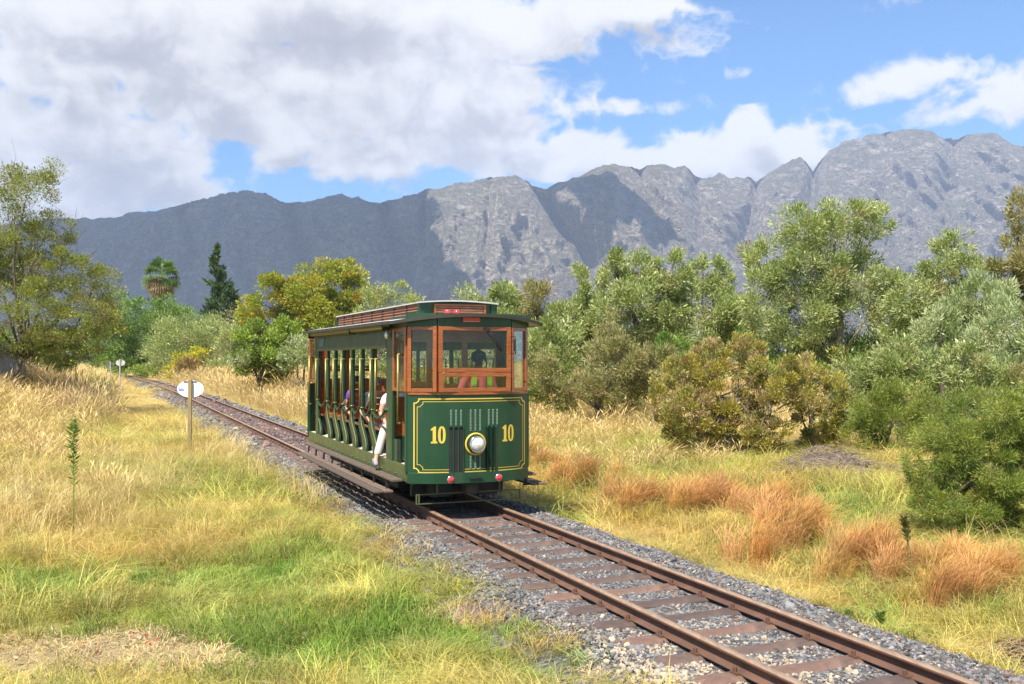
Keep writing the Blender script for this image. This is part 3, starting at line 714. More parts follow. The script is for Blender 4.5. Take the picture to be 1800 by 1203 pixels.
plume = [proto('plume_tuft', blades(130, .10, (.30, .60), .0036, .26, .34, 50 + i, wind=.35, head=.0034, var=.2)) for i in range(3)]
litter = [proto('litter_tuft', blades(40, .2, (.06, .18), .007, .5, .3, 60 + i, flat=True, var=.4)) for i in range(2)]
def field(y0, y1, dens, margin=3.0):
    xm = .60 * y1 + margin; n = int(2 * xm * (y1 - y0) * dens)
    x = rng.uniform(-xm, xm, n); y = rng.uniform(y0, y1, n); k = np.abs(x) < .60 * y + margin; x, y = x[k], y[k]
    s, u = to_trk(x, y)
    el = 1.36 + .10 * sstep(-6, 2, s) + .25 * sstep(3, 13, s) + .45 * sstep(14, 40, s) + .2 * noise3(s * .8, s * 0 + 1.) + .16 * noise3(s * 2.6, s * 0 + 5.); er = 1.55 + .16 * noise3(s * .7, s * 0 + 2.) + .12 * noise3(s * 2.8, s * 0 + 6.)
    k = np.where(u < 0, -u > el, u > er); return x[k], y[k], u[k], s[k]
def ztop(x, y):
    s, u = to_trk(x, y); return np.where(np.abs(u) < 2.7, np.maximum(gz(x, y), bz_(s, u)), gz(x, y))
def tufts(x, y, k, pr, off, sc, squash=1.0, tintmul=None, windfix=False):
    n = len(x); c, g, r = zone(x, y, .22)
    c = c * rng.uniform(.62, 1.30, (n, 1)) * (1 + .25 * fbm(x * 1.1, y * 1.1, 31., 3))[:, None] * np.stack([rng.uniform(.9, 1.1, n), np.ones(n), rng.uniform(.8, 1.2, n)], 1)
    if tintmul is not None: c = c * np.array(tintmul)
    s = sc * rng.uniform(.75, 1.3, n)
    rot = np.stack([rng.normal(0, .12, n), rng.normal(0, .12, n), rng.normal(0, .6, n) if windfix else rng.uniform(0, 6.283, n)], 1)
    hs = s * squash
    return [np.stack([x, y, ztop(x, y) - .015], 1), rot, np.stack([s, s, hs], 1), off + rng.integers(0, pr, n), np.clip(c, 0.01, .8)]
P_G = lush + straw + wild + litter
parts = []
for (y0, y1, dens, sc) in [(4.5, 9, 60, .92), (9, 16, 44, 1.08), (16, 30, 15, 1.7), (30, 60, 3.6, 3.0), (60, 150, .55, 5.5)]:
    x, y, u, s = field(y0, y1, dens)
    _, g, r = zone(x, y); b = bare(x, y); q = rng.random(len(x))
    pl = np.clip(g * 1.3, 0, .96) * (1 - b); isb = rng.random(len(x)) < b * 1.15
    L = (q < pl) & ~isb; Wd = (~L) & ~isb & (rng.random(len(x)) < .38); St = (~L) & ~isb & ~Wd
    sq = np.clip(1.0 - .5 * sstep(1.6, .0, np.abs(u) - 1.7), .4, 1)
    sq = sq * (1 - .62 * sstep(25, 60, y) * (1 - sstep(4.5, 7.5, np.abs(u))))
    hv = .85 + .35 * fbm(x * .5, y * .5, 11., 3)
    lo = 1.0 if y1 < 17 else (.85 if y1 < 31 else .55)
    parts.append(tufts(x[L], y[L], 0, 3, 0, sc, (hv * lo * np.minimum(sq * 1.3, 1))[L])); parts.append(tufts(x[St], y[St], 0, 3, 3, sc, (hv * lo * sq)[St])); parts.append(tufts(x[Wd], y[Wd], 0, 2, 6, sc, (hv * lo * sq)[Wd]))
    if isb.any() and y1 < 31:
        m = isb; t = tufts(x[m], y[m], 0, 2, 8, sc * 1.0); t[4] = np.clip(np.array([.62, .49, .27]) * rng.uniform(.6, 1.15, (m.sum(), 1)), 0, .8); parts.append(t)
for px, py, rx, ry, n in [(60, 920, 1.3, 1.2, 110), (150, 870, 1.6, 1.6, 120), (330, 820, 2.2, 2.5, 110), (430, 770, 2.0, 3, 80), (620, 860, .8, 1.2, 40), (1250, 760, 3, 2.5, 150)]:
    p = on_ground(px, py, -.25); x = rng.normal(p[0], rx * .7, n); y = rng.normal(p[1], ry * .7, n); s, u = to_trk(x, y); k = (u < -1.5) | (u > 1.8); x, y = x[k], y[k]
    t = tufts(x, y, 0, 2, 6, 1.25, rng.uniform(.9, 1.5, len(x))); t[4] = np.array([.58, .465, .21]) * rng.uniform(.75, 1.15, (len(x), 1)); parts.append(t)
scatter('grass', *cat5(parts), P_G)

# tall pale grass: the field right of the far track, the bank on the left and the fringe under the right-hand bushes
parts = []
for (y0, y1, dens, sc) in [(14, 30, 9, .85), (30, 60, 4.2, 1.25), (60, 130, 1.1, 2.0)]:
    x, y, u, s = field(y0, y1, dens)
    n = fbm(x * .18, y * .18, 21., 3)
    right_far = (u > 2.3) & (s > 17); w = np.where(right_far, .95, 0)
    bank = np.maximum(sstep(4.6, 7.5, -u) * sstep(13, 24, y) * .85, sstep(5.0, 6.5, -u) * sstep(24, 36, y) * .8); w = np.maximum(w, np.where(u < 0, bank, 0))
    fr = (u > 4.2) & (s > 5) & (s <= 22); w = np.where(fr, np.maximum(w, .42 + n), w)
    k = rng.random(len(x)) < np.clip(w + n * .5 * (w > 0), 0, 1); x, y, u = x[k], y[k], u[k]
    t = tufts(x, y, 0, 3, 0, sc, rng.uniform(.7, 1.15, len(x)) * np.where((u > 0) & (y < 40), .62, np.where(u < 0, .80, .95)))
    pal = rng.random((len(x), 1)); t[4] = np.clip((C_PALE * pal + np.array([.56, .42, .20]) * (1 - pal)) * rng.uniform(.75, 1.25, (len(x), 1)), 0, .85)
    parts.append(t)
for px, py, rx, ry, n, c_ in [(40, 700, 2.6, 3, 260, (.42, .31, .15)), (130, 705, 2.4, 3, 260, (.40, .30, .14)), (220, 715, 1.8, 3, 200, (.44, .33, .17)), (290, 720, 1.0, 2.5, 90, (.40, .36, .13)), (120, 690, 2.4, 4, 160, (.30, .30, .08))]:
    p = on_ground(px, py, .35); x = rng.normal(p[0], rx * .7, n); y = rng.normal(p[1], ry * .7, n); s, u = to_trk(x, y); k = u < -5.0; x, y = x[k], y[k]
    t = tufts(x, y, 0, 3, 0, 1.25, rng.uniform(.8, 1.45, len(x))); t[4] = np.array(c_) * rng.uniform(.7, 1.3, (len(x), 1)); parts.append(t)
scatter('tall_dry_grass', *cat5(parts), tall)

# russet plumes leaning over in the wind along the right-hand ditch and on the left bank
PL = [(945, 815, .45, .9, 14), (975, 830, .5, .9, 20), (1010, 850, .5, .7, 20), (1050, 860, .5, .6, 22), (1090, 880, .4, .5, 12), (1180, 890, .42, .35, 20), (1225, 895, .45, .35, 34), (1265, 900, .35, .35, 24), (1310, 920, .35, .35, 16),
      (1375, 950, .40, .3, 20), (1430, 955, .32, .3, 18), (1470, 985, .25, .2, 12), (1345, 965, .3, .3, 10), (1545, 985, .3, .2, 14), (1590, 1000, .3, .2, 12), (1650, 1000, .25, .2, 10), (1640, 1045, .28, .2, 16), (1690, 1020, .22, .2, 8), (1750, 1030, .3, .2, 14), (1540, 1010, .22, .15, 8),
      (110, 735, 2.6, 3, 10)]
parts = []
for px, py, rx, ry, n in PL:
    m_ = max(2, n // 5); p = on_ground(px, py, -.25); cx_ = rng.normal(p[0], rx * .7, m_); cy_ = rng.normal(p[1], ry * .7, m_)
    x = np.repeat(cx_, 5) + rng.normal(0, .13 if py > 780 else .3, m_ * 5); y = np.repeat(cy_, 5) + rng.normal(0, .10 if py > 780 else .3, m_ * 5); n = m_ * 5
    s, u = to_trk(x, y); k = np.abs(u) > 1.75; x, y = x[k], y[k]; n = len(x)
    t = tufts(x, y, 0, 3, 0, (.78 if px > 1500 else .95) if py > 780 else 1.6, rng.uniform(1.0, 1.45, n), windfix=True)
    t[4] = np.array([.50, .275, .095]) * rng.uniform(.75, 1.25, (n, 1)) * np.stack([np.ones(n), rng.uniform(.9, 1.12, n), rng.uniform(.8, 1.2, n)], 1)
    parts.append(t)
scatter('russet_plume_grass', *cat5(parts), plume)

# ---------------------------------------------------------------- trees and bushes
def quads_to_mesh(name, C, A, Wv, tint, m, mid=.45):
    """each leaf or sprig: base C, along A, half width Wv -> a folded diamond"""
    n = len(C); V = np.empty((n, 4, 3)); V[:, 0] = C; V[:, 1] = C + A * mid + Wv; V[:, 2] = C + A; V[:, 3] = C + A * mid - Wv
    F = np.arange(4 * n).reshape(n, 4); return np_mesh(name, V.reshape(-1, 3), F, m, False, {'tint': np.repeat(tint, 4, 0)})
def unit(v): return v / np.maximum(np.linalg.norm(v, axis=1, keepdims=True), 1e-9)
PALS = {
 'willow': [((.150, .180, .060), 4), ((.205, .225, .095), 3), ((.275, .285, .150), 2), ((.105, .135, .042), 2), ((.19, .155, .085), .7)],
 'pale':   [((.205, .232, .125), 4), ((.265, .285, .17), 2.4), ((.14, .172, .07), 3.4), ((.18, .165, .09), .9)],
 'olive':  [((.155, .145, .060), 4), ((.20, .165, .085), 3), ((.115, .12, .042), 2)],
 'locust': [((.125, .142, .030), 4), ((.165, .170, .038), 3), ((.09, .105, .026), 3), ((.16, .125, .045), 1)],
 'green':  [((.085, .140, .028), 4), ((.13, .175, .036), 3), ((.055, .095, .022), 2)],
 'lime':   [((.135, .185, .034), 4), ((.19, .225, .045), 3), ((.085, .13, .026), 2)],
 'autumn': [((.19, .195, .026), 5), ((.225, .19, .028), 3), ((.225, .13, .026), 1.0), ((.135, .165, .026), 6)],
 'heath':  [((.205, .180, .045), 4), ((.235, .200, .038), 3), ((.21, .150, .085), 2.2), ((.13, .135, .040), 2.4), ((.25, .175, .11), 1.2)],
 'brown':  [((.16, .105, .045), 4), ((.20, .15, .05), 2), ((.11, .09, .035), 2)],
 'yellow': [((.36, .29, .02), 4), ((.25, .25, .03), 2), ((.18, .19, .03), 2)],
 'conifer':[((.030, .055, .026), 4), ((.050, .080, .034), 3), ((.075, .105, .048), 1)],
 'feather':[((.115, .145, .030), 4), ((.17, .185, .038), 3), ((.075, .105, .025), 3), ((.20, .18, .045), 1)],
}
def palette(key, n, g, clump):
    cols = np.array([c for c, w in PALS[key]]); w = np.array([w for c, w in PALS[key]]); w = w / w.sum()
    # neighbours in one clump share a hue more often than not
    ci = g.choice(len(cols), clump.max() + 1, p=w)[clump]; ri = g.choice(len(cols), n, p=w)
    c = np.where((g.random(n) < .55)[:, None], cols[ci], cols[ri]); return np.clip(c * np.array([1.85, 1.85, 1.75]) * g.uniform(.75, 1.28, (n, 1)), 0, .75)
SEED = [100]
def plant(name, label, cat, Y, base_px, lobes, pal, n, size, aspect=.26, up=.5, group=None, trunk=.1, bark=None, clumps=11, spread=.31, limbs=True, bare_top=0, depth=1.0, droop=0.0, trunk_px=None, twigs=0, stems=1):
    """lobes: outline masses (px, py, rx, ry) as they stand at depth Y; the crown fills them in depth as well"""
    size, n = size * .62, int(n * 2.0); aspect = aspect * 1.12; lobes = [(a, b_, c_ * 1.26, d_ * 1.2) for a, b_, c_, d_ in lobes]
    SEED[0] += 1; g = np.random.default_rng(SEED[0]); k = Y / FPX
    b = at(base_px, 700, Y); b[2] = float(gz(b[0], b[1])) - .05
    t = empty(name, b, 0, label, cat, group)
    L = []
    for (cx, cy, rx, ry) in lobes:
        c = at(cx, cy, Y) - b; L.append((c + np.array([0, g.uniform(-.5, .5) * depth * rx * k * 1.2, 0]), np.array([rx * k, (rx + ry) * .5 * k * depth, ry * k])))
    vol = np.array([r[0] * r[2] for c, r in L]); cnt = np.maximum((n * vol / vol.sum()).astype(int), 10)
    Cs = []; As = []; CL = []; ck = 0; tips = []
    for (c, r), m in zip(L, cnt):
        nc = max(4, int(clumps * (1 + 1.2 * g.random())))
        d = unit(g.normal(size=(nc, 3))); rad = g.uniform(.25, 1.0, nc) ** .5
        cc = d * rad[:, None] * .80
        w = g.uniform(.4, 1.4, nc); w /= w.sum(); which = g.choice(nc, m, p=w)
        cr = spread * g.uniform(.65, 1.3, nc)
        off = g.normal(size=(m, 3)); off = unit(off) * (g.random((m, 1)) ** .42)
        loc = cc[which] + off * cr[which][:, None]
        P = c + loc * r
        ax = unit(off * .8 + unit(loc + 1e-6) * .5 + np.array([0, 0, up - droop]) + g.normal(size=(m, 3)) * .45)
        Cs.append(P); As.append(ax); CL.append(which + ck); ck += nc
        for q in cc[:max(3, int(nc * .6))]: tips.append((c, c + q * r))
    C = np.concatenate(Cs); A = np.concatenate(As); cl = np.concatenate(CL)
    lowest = .05; kp = C[:, 2] > lowest; C, A, cl = C[kp], A[kp], cl[kp]; m = len(C)
    ln = size * g.lognormal(0, .3, m); side = unit(np.cross(A, g.normal(size=(m, 3))))
    crown = quads_to_mesh('crown', C, A * ln[:, None], side * (ln * aspect * .5)[:, None], palette(pal, m, g, cl), M_leaf)
    o = link('crown', crown, t); o['kind'] = 'stuff'
    bk = bark or M_bark
    if trunk:
        mb = MB(); cen = np.mean([c for c, r in L], 0); top = max(c[2] for c, r in L)
        for sI in range(stems):
            lean = g.normal(0, .12, 2) + (np.array([cen[0], cen[1]]) * .25 if stems == 1 else g.normal(0, .35, 2) * trunk * 6)
            hgt = max(.4, min(c[2] - r[2] * .3 for c, r in L)) if stems == 1 else top * .6
            pts = [np.array([g.normal(0, trunk) if stems > 1 else 0, 0, 0])]
            for q in (.25, .5, .75, 1.0): pts.append(np.array([lean[0] * q + g.normal(0, .05 * hgt * .3), lean[1] * q + g.normal(0, .04 * hgt * .3), hgt * q]))
            mb.tube(pts, [trunk * 1.25, trunk, trunk * .92, trunk * .85, trunk * .75], 7)
            if limbs:
                for c, r in (L if stems == 1 else [L[j] for j in range(sI, len(L), stems)]):
                    e = c + np.array([0, 0, r[2] * .3]); s0 = pts[-1] if stems == 1 or g.random() < .6 else pts[2]; md = s0 * .5 + e * .5 + g.normal(0, .08, 3) * np.linalg.norm(e - s0)
                    mb.tube([s0, md, e], [trunk * .55, trunk * .36, trunk * .12], 5)
        mb.build('trunk', bk, t)
        if limbs or twigs:
            tw = MB()
            for c, q in tips:
                if g.random() < (.75 if twigs == 0 else 1): 
                    md = (c + q) / 2 + g.normal(0, .06, 3) * np.linalg.norm(q - c); tw.tube([c, md, q], [trunk * .09, trunk * .06, trunk * .025], 4, cap=False)
            for _ in range(twigs):
                c, r = L[g.integers(len(L))]; a = c + g.normal(0, .35, 3) * r; q = a + unit(g.normal(size=(1, 3)) + np.array([[0, 0, .6]]))[0] * r.mean() * g.uniform(.4, .9)
                tw.tube([a, (a + q) / 2 + g.normal(0, .05, 3) * r.mean(), q], [trunk * .09, trunk * .06, trunk * .025], 3, cap=False)
            if tw.v: x = tw.build('twig', bk, t, fix=False); x['kind'] = 'stuff'
    return t
GR = 'silvery trees and bushes along the right of the track'
plant('willow_tree', 'pale green round-headed tree just above the right end of the tram roof', 'tree', 60, 880, [(878, 518, 36, 32), (858, 545, 26, 26), (902, 548, 26, 24), (880, 585, 45, 45)], 'willow', 9000, .30, group=GR, trunk=.12)
plant('willow_tree', 'thin brownish tree with a ragged open top beside the tram roof', 'tree', 54, 948, [(945, 522, 25, 32), (962, 560, 22, 28), (935, 560, 22, 30), (950, 600, 36, 34)], 'olive', 5000, .26, group=GR, trunk=.10, twigs=60)
plant('willow_tree', 'light green tree with a tall narrow top between the tram and the twin-topped trees', 'tree', 50, 1030, [(1028, 510, 30, 46), (1005, 570, 45, 42), (1050, 555, 36, 45), (985, 600, 50, 40), (1040, 610, 55, 40)], 'willow', 12000, .27, group=GR, trunk=.14)
plant('willow_tree', 'broad many-headed tree with a dark hollow under its right side, below the shaded ravine', 'tree', 47, 1130, [(1085, 485, 26, 42), (1128, 478, 38, 42), (1180, 482, 32, 40), (1105, 545, 55, 45), (1180, 545, 40, 48), (1130, 590, 60, 36), (1205, 530, 22, 40)], 'willow', 17000, .25, group=GR, trunk=.20)
plant('willow_tree', 'pale tree with two narrow tops left of the tallest tree', 'tree', 50, 1245, [(1238, 482, 23, 36), (1270, 492, 20, 36), (1245, 545, 42, 50), (1285, 555, 30, 50), (1235, 600, 50, 35)], 'willow', 10000, .26, group=GR, trunk=.13)
plant('willow_tree', 'tallest and widest silvery green tree with a heavy rounded crown leaning right', 'tree', 42, 1470, [(1355, 465, 45, 48), (1410, 410, 52, 46), (1465, 385, 50, 36), (1528, 392, 38, 34), (1490, 455, 62, 50), (1415, 480, 62, 55), (1345, 530, 42, 55), (1400, 565, 62, 45), (1495, 540, 60, 50), (1545, 500, 34, 36), (1440, 610, 50, 30)], 'willow', 34000, .21, group=GR, trunk=.13, bark=M_barkpale, clumps=14, stems=3)
plant('willow_tree', 'round-topped pale tree standing apart from the tallest tree on its right', 'tree', 40, 1680, [(1680, 436, 36, 30), (1650, 475, 34, 32), (1700, 475, 30, 36), (1640, 530, 36, 40), (1690, 540, 40, 40), (1590, 520, 40, 50), (1600, 580, 50, 40)], 'willow', 14000, .20, group=GR, trunk=.14)
plant('willow_tree', 'tall tree with a slender brownish top at the right edge', 'tree', 38, 1800, [(1797, 375, 20, 42), (1790, 430, 26, 34), (1810, 470, 50, 50), (1775, 480, 38, 45), (1850, 430, 50, 60), (1820, 540, 55, 50)], 'olive', 13000, .19, group=GR, trunk=.15)
plant('willow_bush', 'very pale silver bush with upright sprays right of the tallest tree', 'bush', 33, 1660, [(1655, 600, 45, 50), (1700, 565, 45, 52), (1640, 650, 40, 40), (1715, 640, 55, 55), (1740, 530, 40, 50)], 'pale', 14000, .19, up=.9, group=GR, trunk=.09, stems=3)
plant('willow_bush', 'big silvery bush filling the right edge below the slender tree', 'bush', 30, 1790, [(1780, 590, 50, 65), (1830, 600, 50, 80), (1790, 670, 60, 60), (1740, 700, 50, 45)], 'pale', 14000, .19, up=.8, group=GR, trunk=.09, stems=3)
plant('willow_bush', 'grey green bush directly right of the tram windows', 'bush', 42, 985, [(960, 615, 40, 48), (1010, 640, 48, 36), (985, 580, 40, 40), (945, 660, 35, 30)], 'willow', 9000, .22, group=GR, trunk=.07, stems=3)
plant('willow_bush', 'green bush with dry brown heads between the grey bush and the yellow brown shrub', 'bush', 38, 1075, [(1060, 640, 50, 38), (1110, 650, 48, 36), (1080, 600, 40, 30), (1030, 670, 46, 24)], 'olive', 8000, .20, group=GR, trunk=.06, stems=4)
plant('willow_bush', 'dark green undergrowth filling the gap under the tallest tree', 'bush', 44, 1420, [(1400, 640, 60, 45), (1480, 630, 60, 50), (1560, 620, 50, 50), (1330, 610, 50, 40), (1240, 640, 50, 40), (1180, 625, 40, 36)], 'green', 12000, .22, group=GR, trunk=.07, stems=4)
plant('willow_tree', 'grey green tree filling the gap behind the twin-topped tree and the tallest tree', 'tree', 56, 1320, [(1300, 560, 50, 60), (1350, 590, 60, 50), (1220, 585, 60, 50), (1290, 630, 70, 40), (1160, 610, 60, 40), (1085, 600, 60, 46)], 'willow', 14000, .26, group=GR, trunk=.12, stems=2)
plant('willow_tree', 'green tree behind the round-topped pale tree', 'tree', 48, 1620, [(1590, 560, 50, 50), (1640, 580, 50, 50), (1560, 610, 60, 50), (1700, 590, 60, 60), (1750, 570, 50, 50), (1620, 650, 70, 40)], 'willow', 14000, .24, group=GR, trunk=.12, stems=2)
plant('willow_bush', 'row of low shaded bushes behind the far edge of the right-hand grass', 'bush', 36, 1350, [(980, 690, 50, 26), (1060, 690, 60, 26), (1140, 690, 50, 30), (1400, 670, 50, 40), (1480, 660, 50, 44), (1540, 660, 50, 44), (1610, 690, 50, 40), (1680, 690, 60, 50), (1760, 700, 60, 60)], 'feather', 15000, .2, group=GR, trunk=.05, stems=5)
plant('willow_bush', 'tangled grey green bushes between the spreading bush and the tall silvery trees', 'bush', 29, 1640, [(1500, 670, 40, 44), (1560, 650, 44, 50), (1610, 640, 44, 50), (1500, 730, 30, 36), (1600, 720, 40, 40), (1700, 700, 50, 46), (1760, 690, 50, 56), (1690, 640, 40, 40), (1470, 715, 34, 46), (1492, 762, 32, 26)], 'willow', 20000, .17, group=GR, trunk=.05, stems=5, twigs=80)
plant('willow_bush', 'fringe of dry olive bushes right of the tram behind the tall grass', 'bush', 34, 1050, [(950, 660, 30, 36), (1000, 680, 40, 24), (1060, 680, 40, 28), (1120, 670, 40, 34), (1150, 640, 40, 40), (1090, 630, 40, 36)], 'olive', 10000, .18, group=GR, trunk=.05, stems=5, twigs=80)
plant('heath_shrub', 'large yellow and brown flowering shrub in front of the trees', 'shrub', 25, 1280, [(1210, 660, 40, 52), (1255, 635, 42, 40), (1310, 625, 40, 38), (1350, 660, 48, 48), (1270, 700, 62, 46), (1200, 720, 46, 40), (1330, 720, 50, 40), (1395, 680, 36, 46), (1280, 750, 60, 34), (1215, 755, 44, 26), (1335, 758, 48, 26), (1165, 700, 26, 40), (1215, 785, 44, 18), (1280, 790, 54, 16), (1350, 786, 40, 16)], 'heath', 40000, .105, aspect=.34, up=1.0, trunk=.045, stems=7, clumps=12, spread=.24, twigs=220)
plant('heath_shrub', 'smaller ragged yellow brown shrub right of the large flowering shrub', 'shrub', 26, 1430, [(1430, 665, 28, 40), (1455, 700, 30, 40), (1415, 725, 28, 34), (1465, 740, 30, 30), (1435, 760, 36, 20), (1440, 782, 34, 16)], 'heath', 9000, .11, aspect=.34, up=1.0, trunk=.03, stems=4, clumps=9, spread=.25, twigs=60)
plant('feathery_bush', 'light green feathery bush behind the heap of cuttings', 'bush', 25, 1550, [(1545, 725, 44, 44), (1575, 745, 40, 38), (1520, 760, 36, 30), (1560, 690, 32, 26), (1550, 788, 44, 16)], 'feather', 11000, .12, aspect=.16, up=.7, trunk=.04, stems=4)
plant('feathery_bush', 'yellowish feathery bush behind the dark spreading bush', 'bush', 24, 1670, [(1650, 725, 44, 50), (1700, 735, 44, 50), (1640, 770, 40, 30), (1690, 780, 46, 30), (1620, 800, 50, 20), (1690, 805, 50, 20)], 'feather', 11000, .12, aspect=.16, up=.7, trunk=.04, stems=4)
plant('feathery_bush', 'dark green spreading feathery bush nearest the track on the right', 'bush', 14, 1720, [(1690, 860, 56, 40), (1650, 890, 40, 32), (1740, 830, 60, 45), (1790, 870, 60, 50), (1720, 915, 62, 32), (1780, 770, 50, 50), (1830, 800, 50, 60), (1660, 820, 30, 28), (1640, 850, 34, 34), (1790, 930, 50, 24), (1700, 800, 50, 40), (1750, 880, 60, 50), (1640, 930, 34, 18), (1760, 730, 50, 46), (1820, 720, 40, 50), (1670, 770, 44, 40), (1720, 750, 50, 46), (1620, 880, 24, 40), (1610, 820, 20, 26)], 'feather', 62000, .085, aspect=.12, up=.15, trunk=.035, stems=5, clumps=13, spread=.26, twigs=150)
# ---- left of the track and behind it
plant('acacia_tree', 'tall airy yellow green tree with thin bare upper twigs at the left edge', 'tree', 43, 18, [(40, 330, 62, 62), (0, 400, 60, 70), (75, 400, 46, 40), (25, 470, 70, 50), (100, 475, 60, 45), (160, 500, 46, 40), (60, 540, 80, 45), (135, 550, 66, 40), (40, 590, 60, 30), (110, 600, 60, 30), (-60, 450, 70, 80), (-60, 550, 70, 60), (50, 480, 60, 50), (180, 560, 34, 34), (80, 620, 80, 24), (-20, 610, 60, 30), (145, 595, 38, 28)], 'locust', 50000, .135, aspect=.34, up=.35, trunk=.13, clumps=13, spread=.27, twigs=420)
plant('broad_bush', 'row of mixed green bushes behind the board fence on the left', 'bush', 56, 60, [(-80, 600, 60, 40), (10, 610, 60, 36), (80, 615, 60, 34), (125, 610, 42, 38)], 'lime', 9000, .28, aspect=.4, trunk=.06, stems=5)
plant('flowering_tree', 'dark green tree with a few orange flowers where the track disappears', 'tree', 146, 256, [(225, 560, 38, 42), (262, 556, 38, 34), (298, 552, 28, 32), (320, 580, 24, 34), (215, 600, 40, 34), (270, 590, 50, 40), (200, 540, 26, 34), (240, 625, 46, 24), (180, 590, 30, 46), (300, 600, 30, 40), (190, 630, 40, 24), (215, 640, 40, 18), (255, 635, 40, 18)], 'green', 16000, .48, aspect=.42, trunk=.2, droop=.2)
def blossoms():
    pass
plant('broad_bush', 'pale yellow green bush right of the dark flowering tree', 'bush', 126, 335, [(330, 595, 55, 40), (300, 615, 46, 34), (375, 595, 40, 42), (345, 570, 40, 24), (400, 615, 34, 34), (330, 632, 50, 26), (270, 630, 30, 22)], 'willow', 12000, .42, trunk=.1, stems=3)
plant('broad_bush', 'bright yellow leafed low bush beside the far track', 'bush', 116, 322, [(322, 640, 28, 18), (345, 628, 26, 16), (310, 652, 20, 12)], 'yellow', 3000, .36, aspect=.45, trunk=.06, stems=3)
plant('broad_bush', 'rounded brown bush beside the far track', 'bush', 110, 350, [(350, 643, 32, 19), (375, 645, 20, 17), (325, 648, 18, 15), (350, 658, 30, 10)], 'brown', 4500, .30, aspect=.4, trunk=.06, stems=3)
plant('broad_bush', 'low flat yellow green bush at the end of the visible track', 'bush', 140, 268, [(262, 650, 28, 11), (290, 655, 22, 9), (240, 655, 20, 9)], 'lime', 2500, .3, aspect=.45, trunk=.06, stems=3)
plant('autumn_tree', 'broad yellow and orange autumn tree left of the tram', 'tree', 95, 545, [(575, 490, 46, 30), (535, 510, 46, 36), (620, 500, 26, 26), (490, 510, 40, 28), (462, 545, 34, 36), (520, 550, 50, 40), (580, 540, 46, 36), (610, 555, 40, 36), (480, 590, 50, 36), (560, 595, 60, 36), (440, 570, 26, 36), (600, 480, 34, 24), (640, 540, 24, 40), (650, 590, 40, 40), (545, 560, 60, 40), (600, 580, 50, 36), (510, 590, 50, 40), (555, 525, 50, 36)], 'autumn', 36000, .34, aspect=.5, trunk=.25, clumps=10)
plant('broad_bush', 'dense bright green bush with a dark foot in front of the autumn tree', 'bush', 62, 458, [(455, 605, 40, 34), (490, 615, 34, 38), (435, 630, 32, 30), (465, 645, 38, 26), (425, 610, 24, 30), (505, 590, 30, 30)], 'lime', 12000, .24, aspect=.5, trunk=.08, stems=3)
plant('broad_bush', 'long mixed hedge of green bushes behind the silver bush and the bright green bush', 'bush', 104, 470, [(405, 610, 36, 36), (430, 585, 36, 40), (520, 605, 40, 40), (560, 615, 40, 40), (480, 640, 60, 26), (400, 640, 34, 24), (545, 640, 40, 26), (600, 625, 40, 40)], 'willow', 14000, .38, trunk=.08, stems=5)
plant('broad_bush', 'dark green hedge beyond the end of the visible track', 'bush', 168, 245, [(180, 600, 34, 44), (215, 615, 36, 40), (250, 600, 40, 50), (290, 590, 36, 54), (330, 590, 36, 50), (240, 640, 50, 20), (310, 630, 50, 30)], 'green', 14000, .55, trunk=.12, stems=5)
plant('willow_bush', 'pale silver green bush just left of the tram', 'bush', 60, 530, [(525, 620, 26, 28), (550, 610, 26, 30), (505, 635, 22, 22), (420, 618, 24, 24)], 'pale', 5000, .24, trunk=.06, stems=3)
plant('broad_bush', 'loose green bush rising behind the tram roof left of its raised centre', 'bush', 82, 680, [(665, 530, 34, 28), (700, 520, 30, 22), (720, 545, 36, 26), (650, 570, 34, 40), (710, 580, 44, 40)], 'willow', 7000, .30, trunk=.1, twigs=60, stems=3)
plant('broad_bush', 'green bush seen only through the open sides of the tram', 'bush', 55, 700, [(660, 620, 55, 50), (740, 610, 60, 60), (820, 590, 60, 70), (600, 640, 40, 34), (870, 620, 55, 60), (780, 660, 60, 40), (700, 665, 60, 30), (850, 670, 60, 36)], 'willow', 20000, .26, trunk=.08, stems=4)
def bare_tree():
    t = empty('bare_tree', at(735, 640, 88) * np.array([1, 1, 0]) + np.array([0, 0, -.3]), 0, 'leafless grey tree showing fine twigs above the tram roof', 'tree'); g = np.random.default_rng(5)
    mb = MB(); tw = MB()
    def grow(p, d, ln, r, lv):
        e = p + d * ln; m = (p + e) / 2 + g.normal(0, .04, 3) * ln; (mb if lv < 2 else tw).tube([p, m, e], [r, r * .8, r * .62], 5 if lv < 2 else 3, cap=False)
        if lv < 5:
            for _ in range(3 if lv else 4): grow(e if g.random() < .7 else m, unit((d + g.normal(0, .42, 3) + np.array([0, 0, .18]))[None])[0], ln * g.uniform(.6, .85), r * .55, lv + 1)
    grow(np.zeros(3), np.array([0, 0, 1.]), 3.1, .12, 0)
    mb.build('trunk', M_barkpale, t); x = tw.build('twig', M_barkpale, t, fix=False); x['kind'] = 'stuff'
bare_tree()
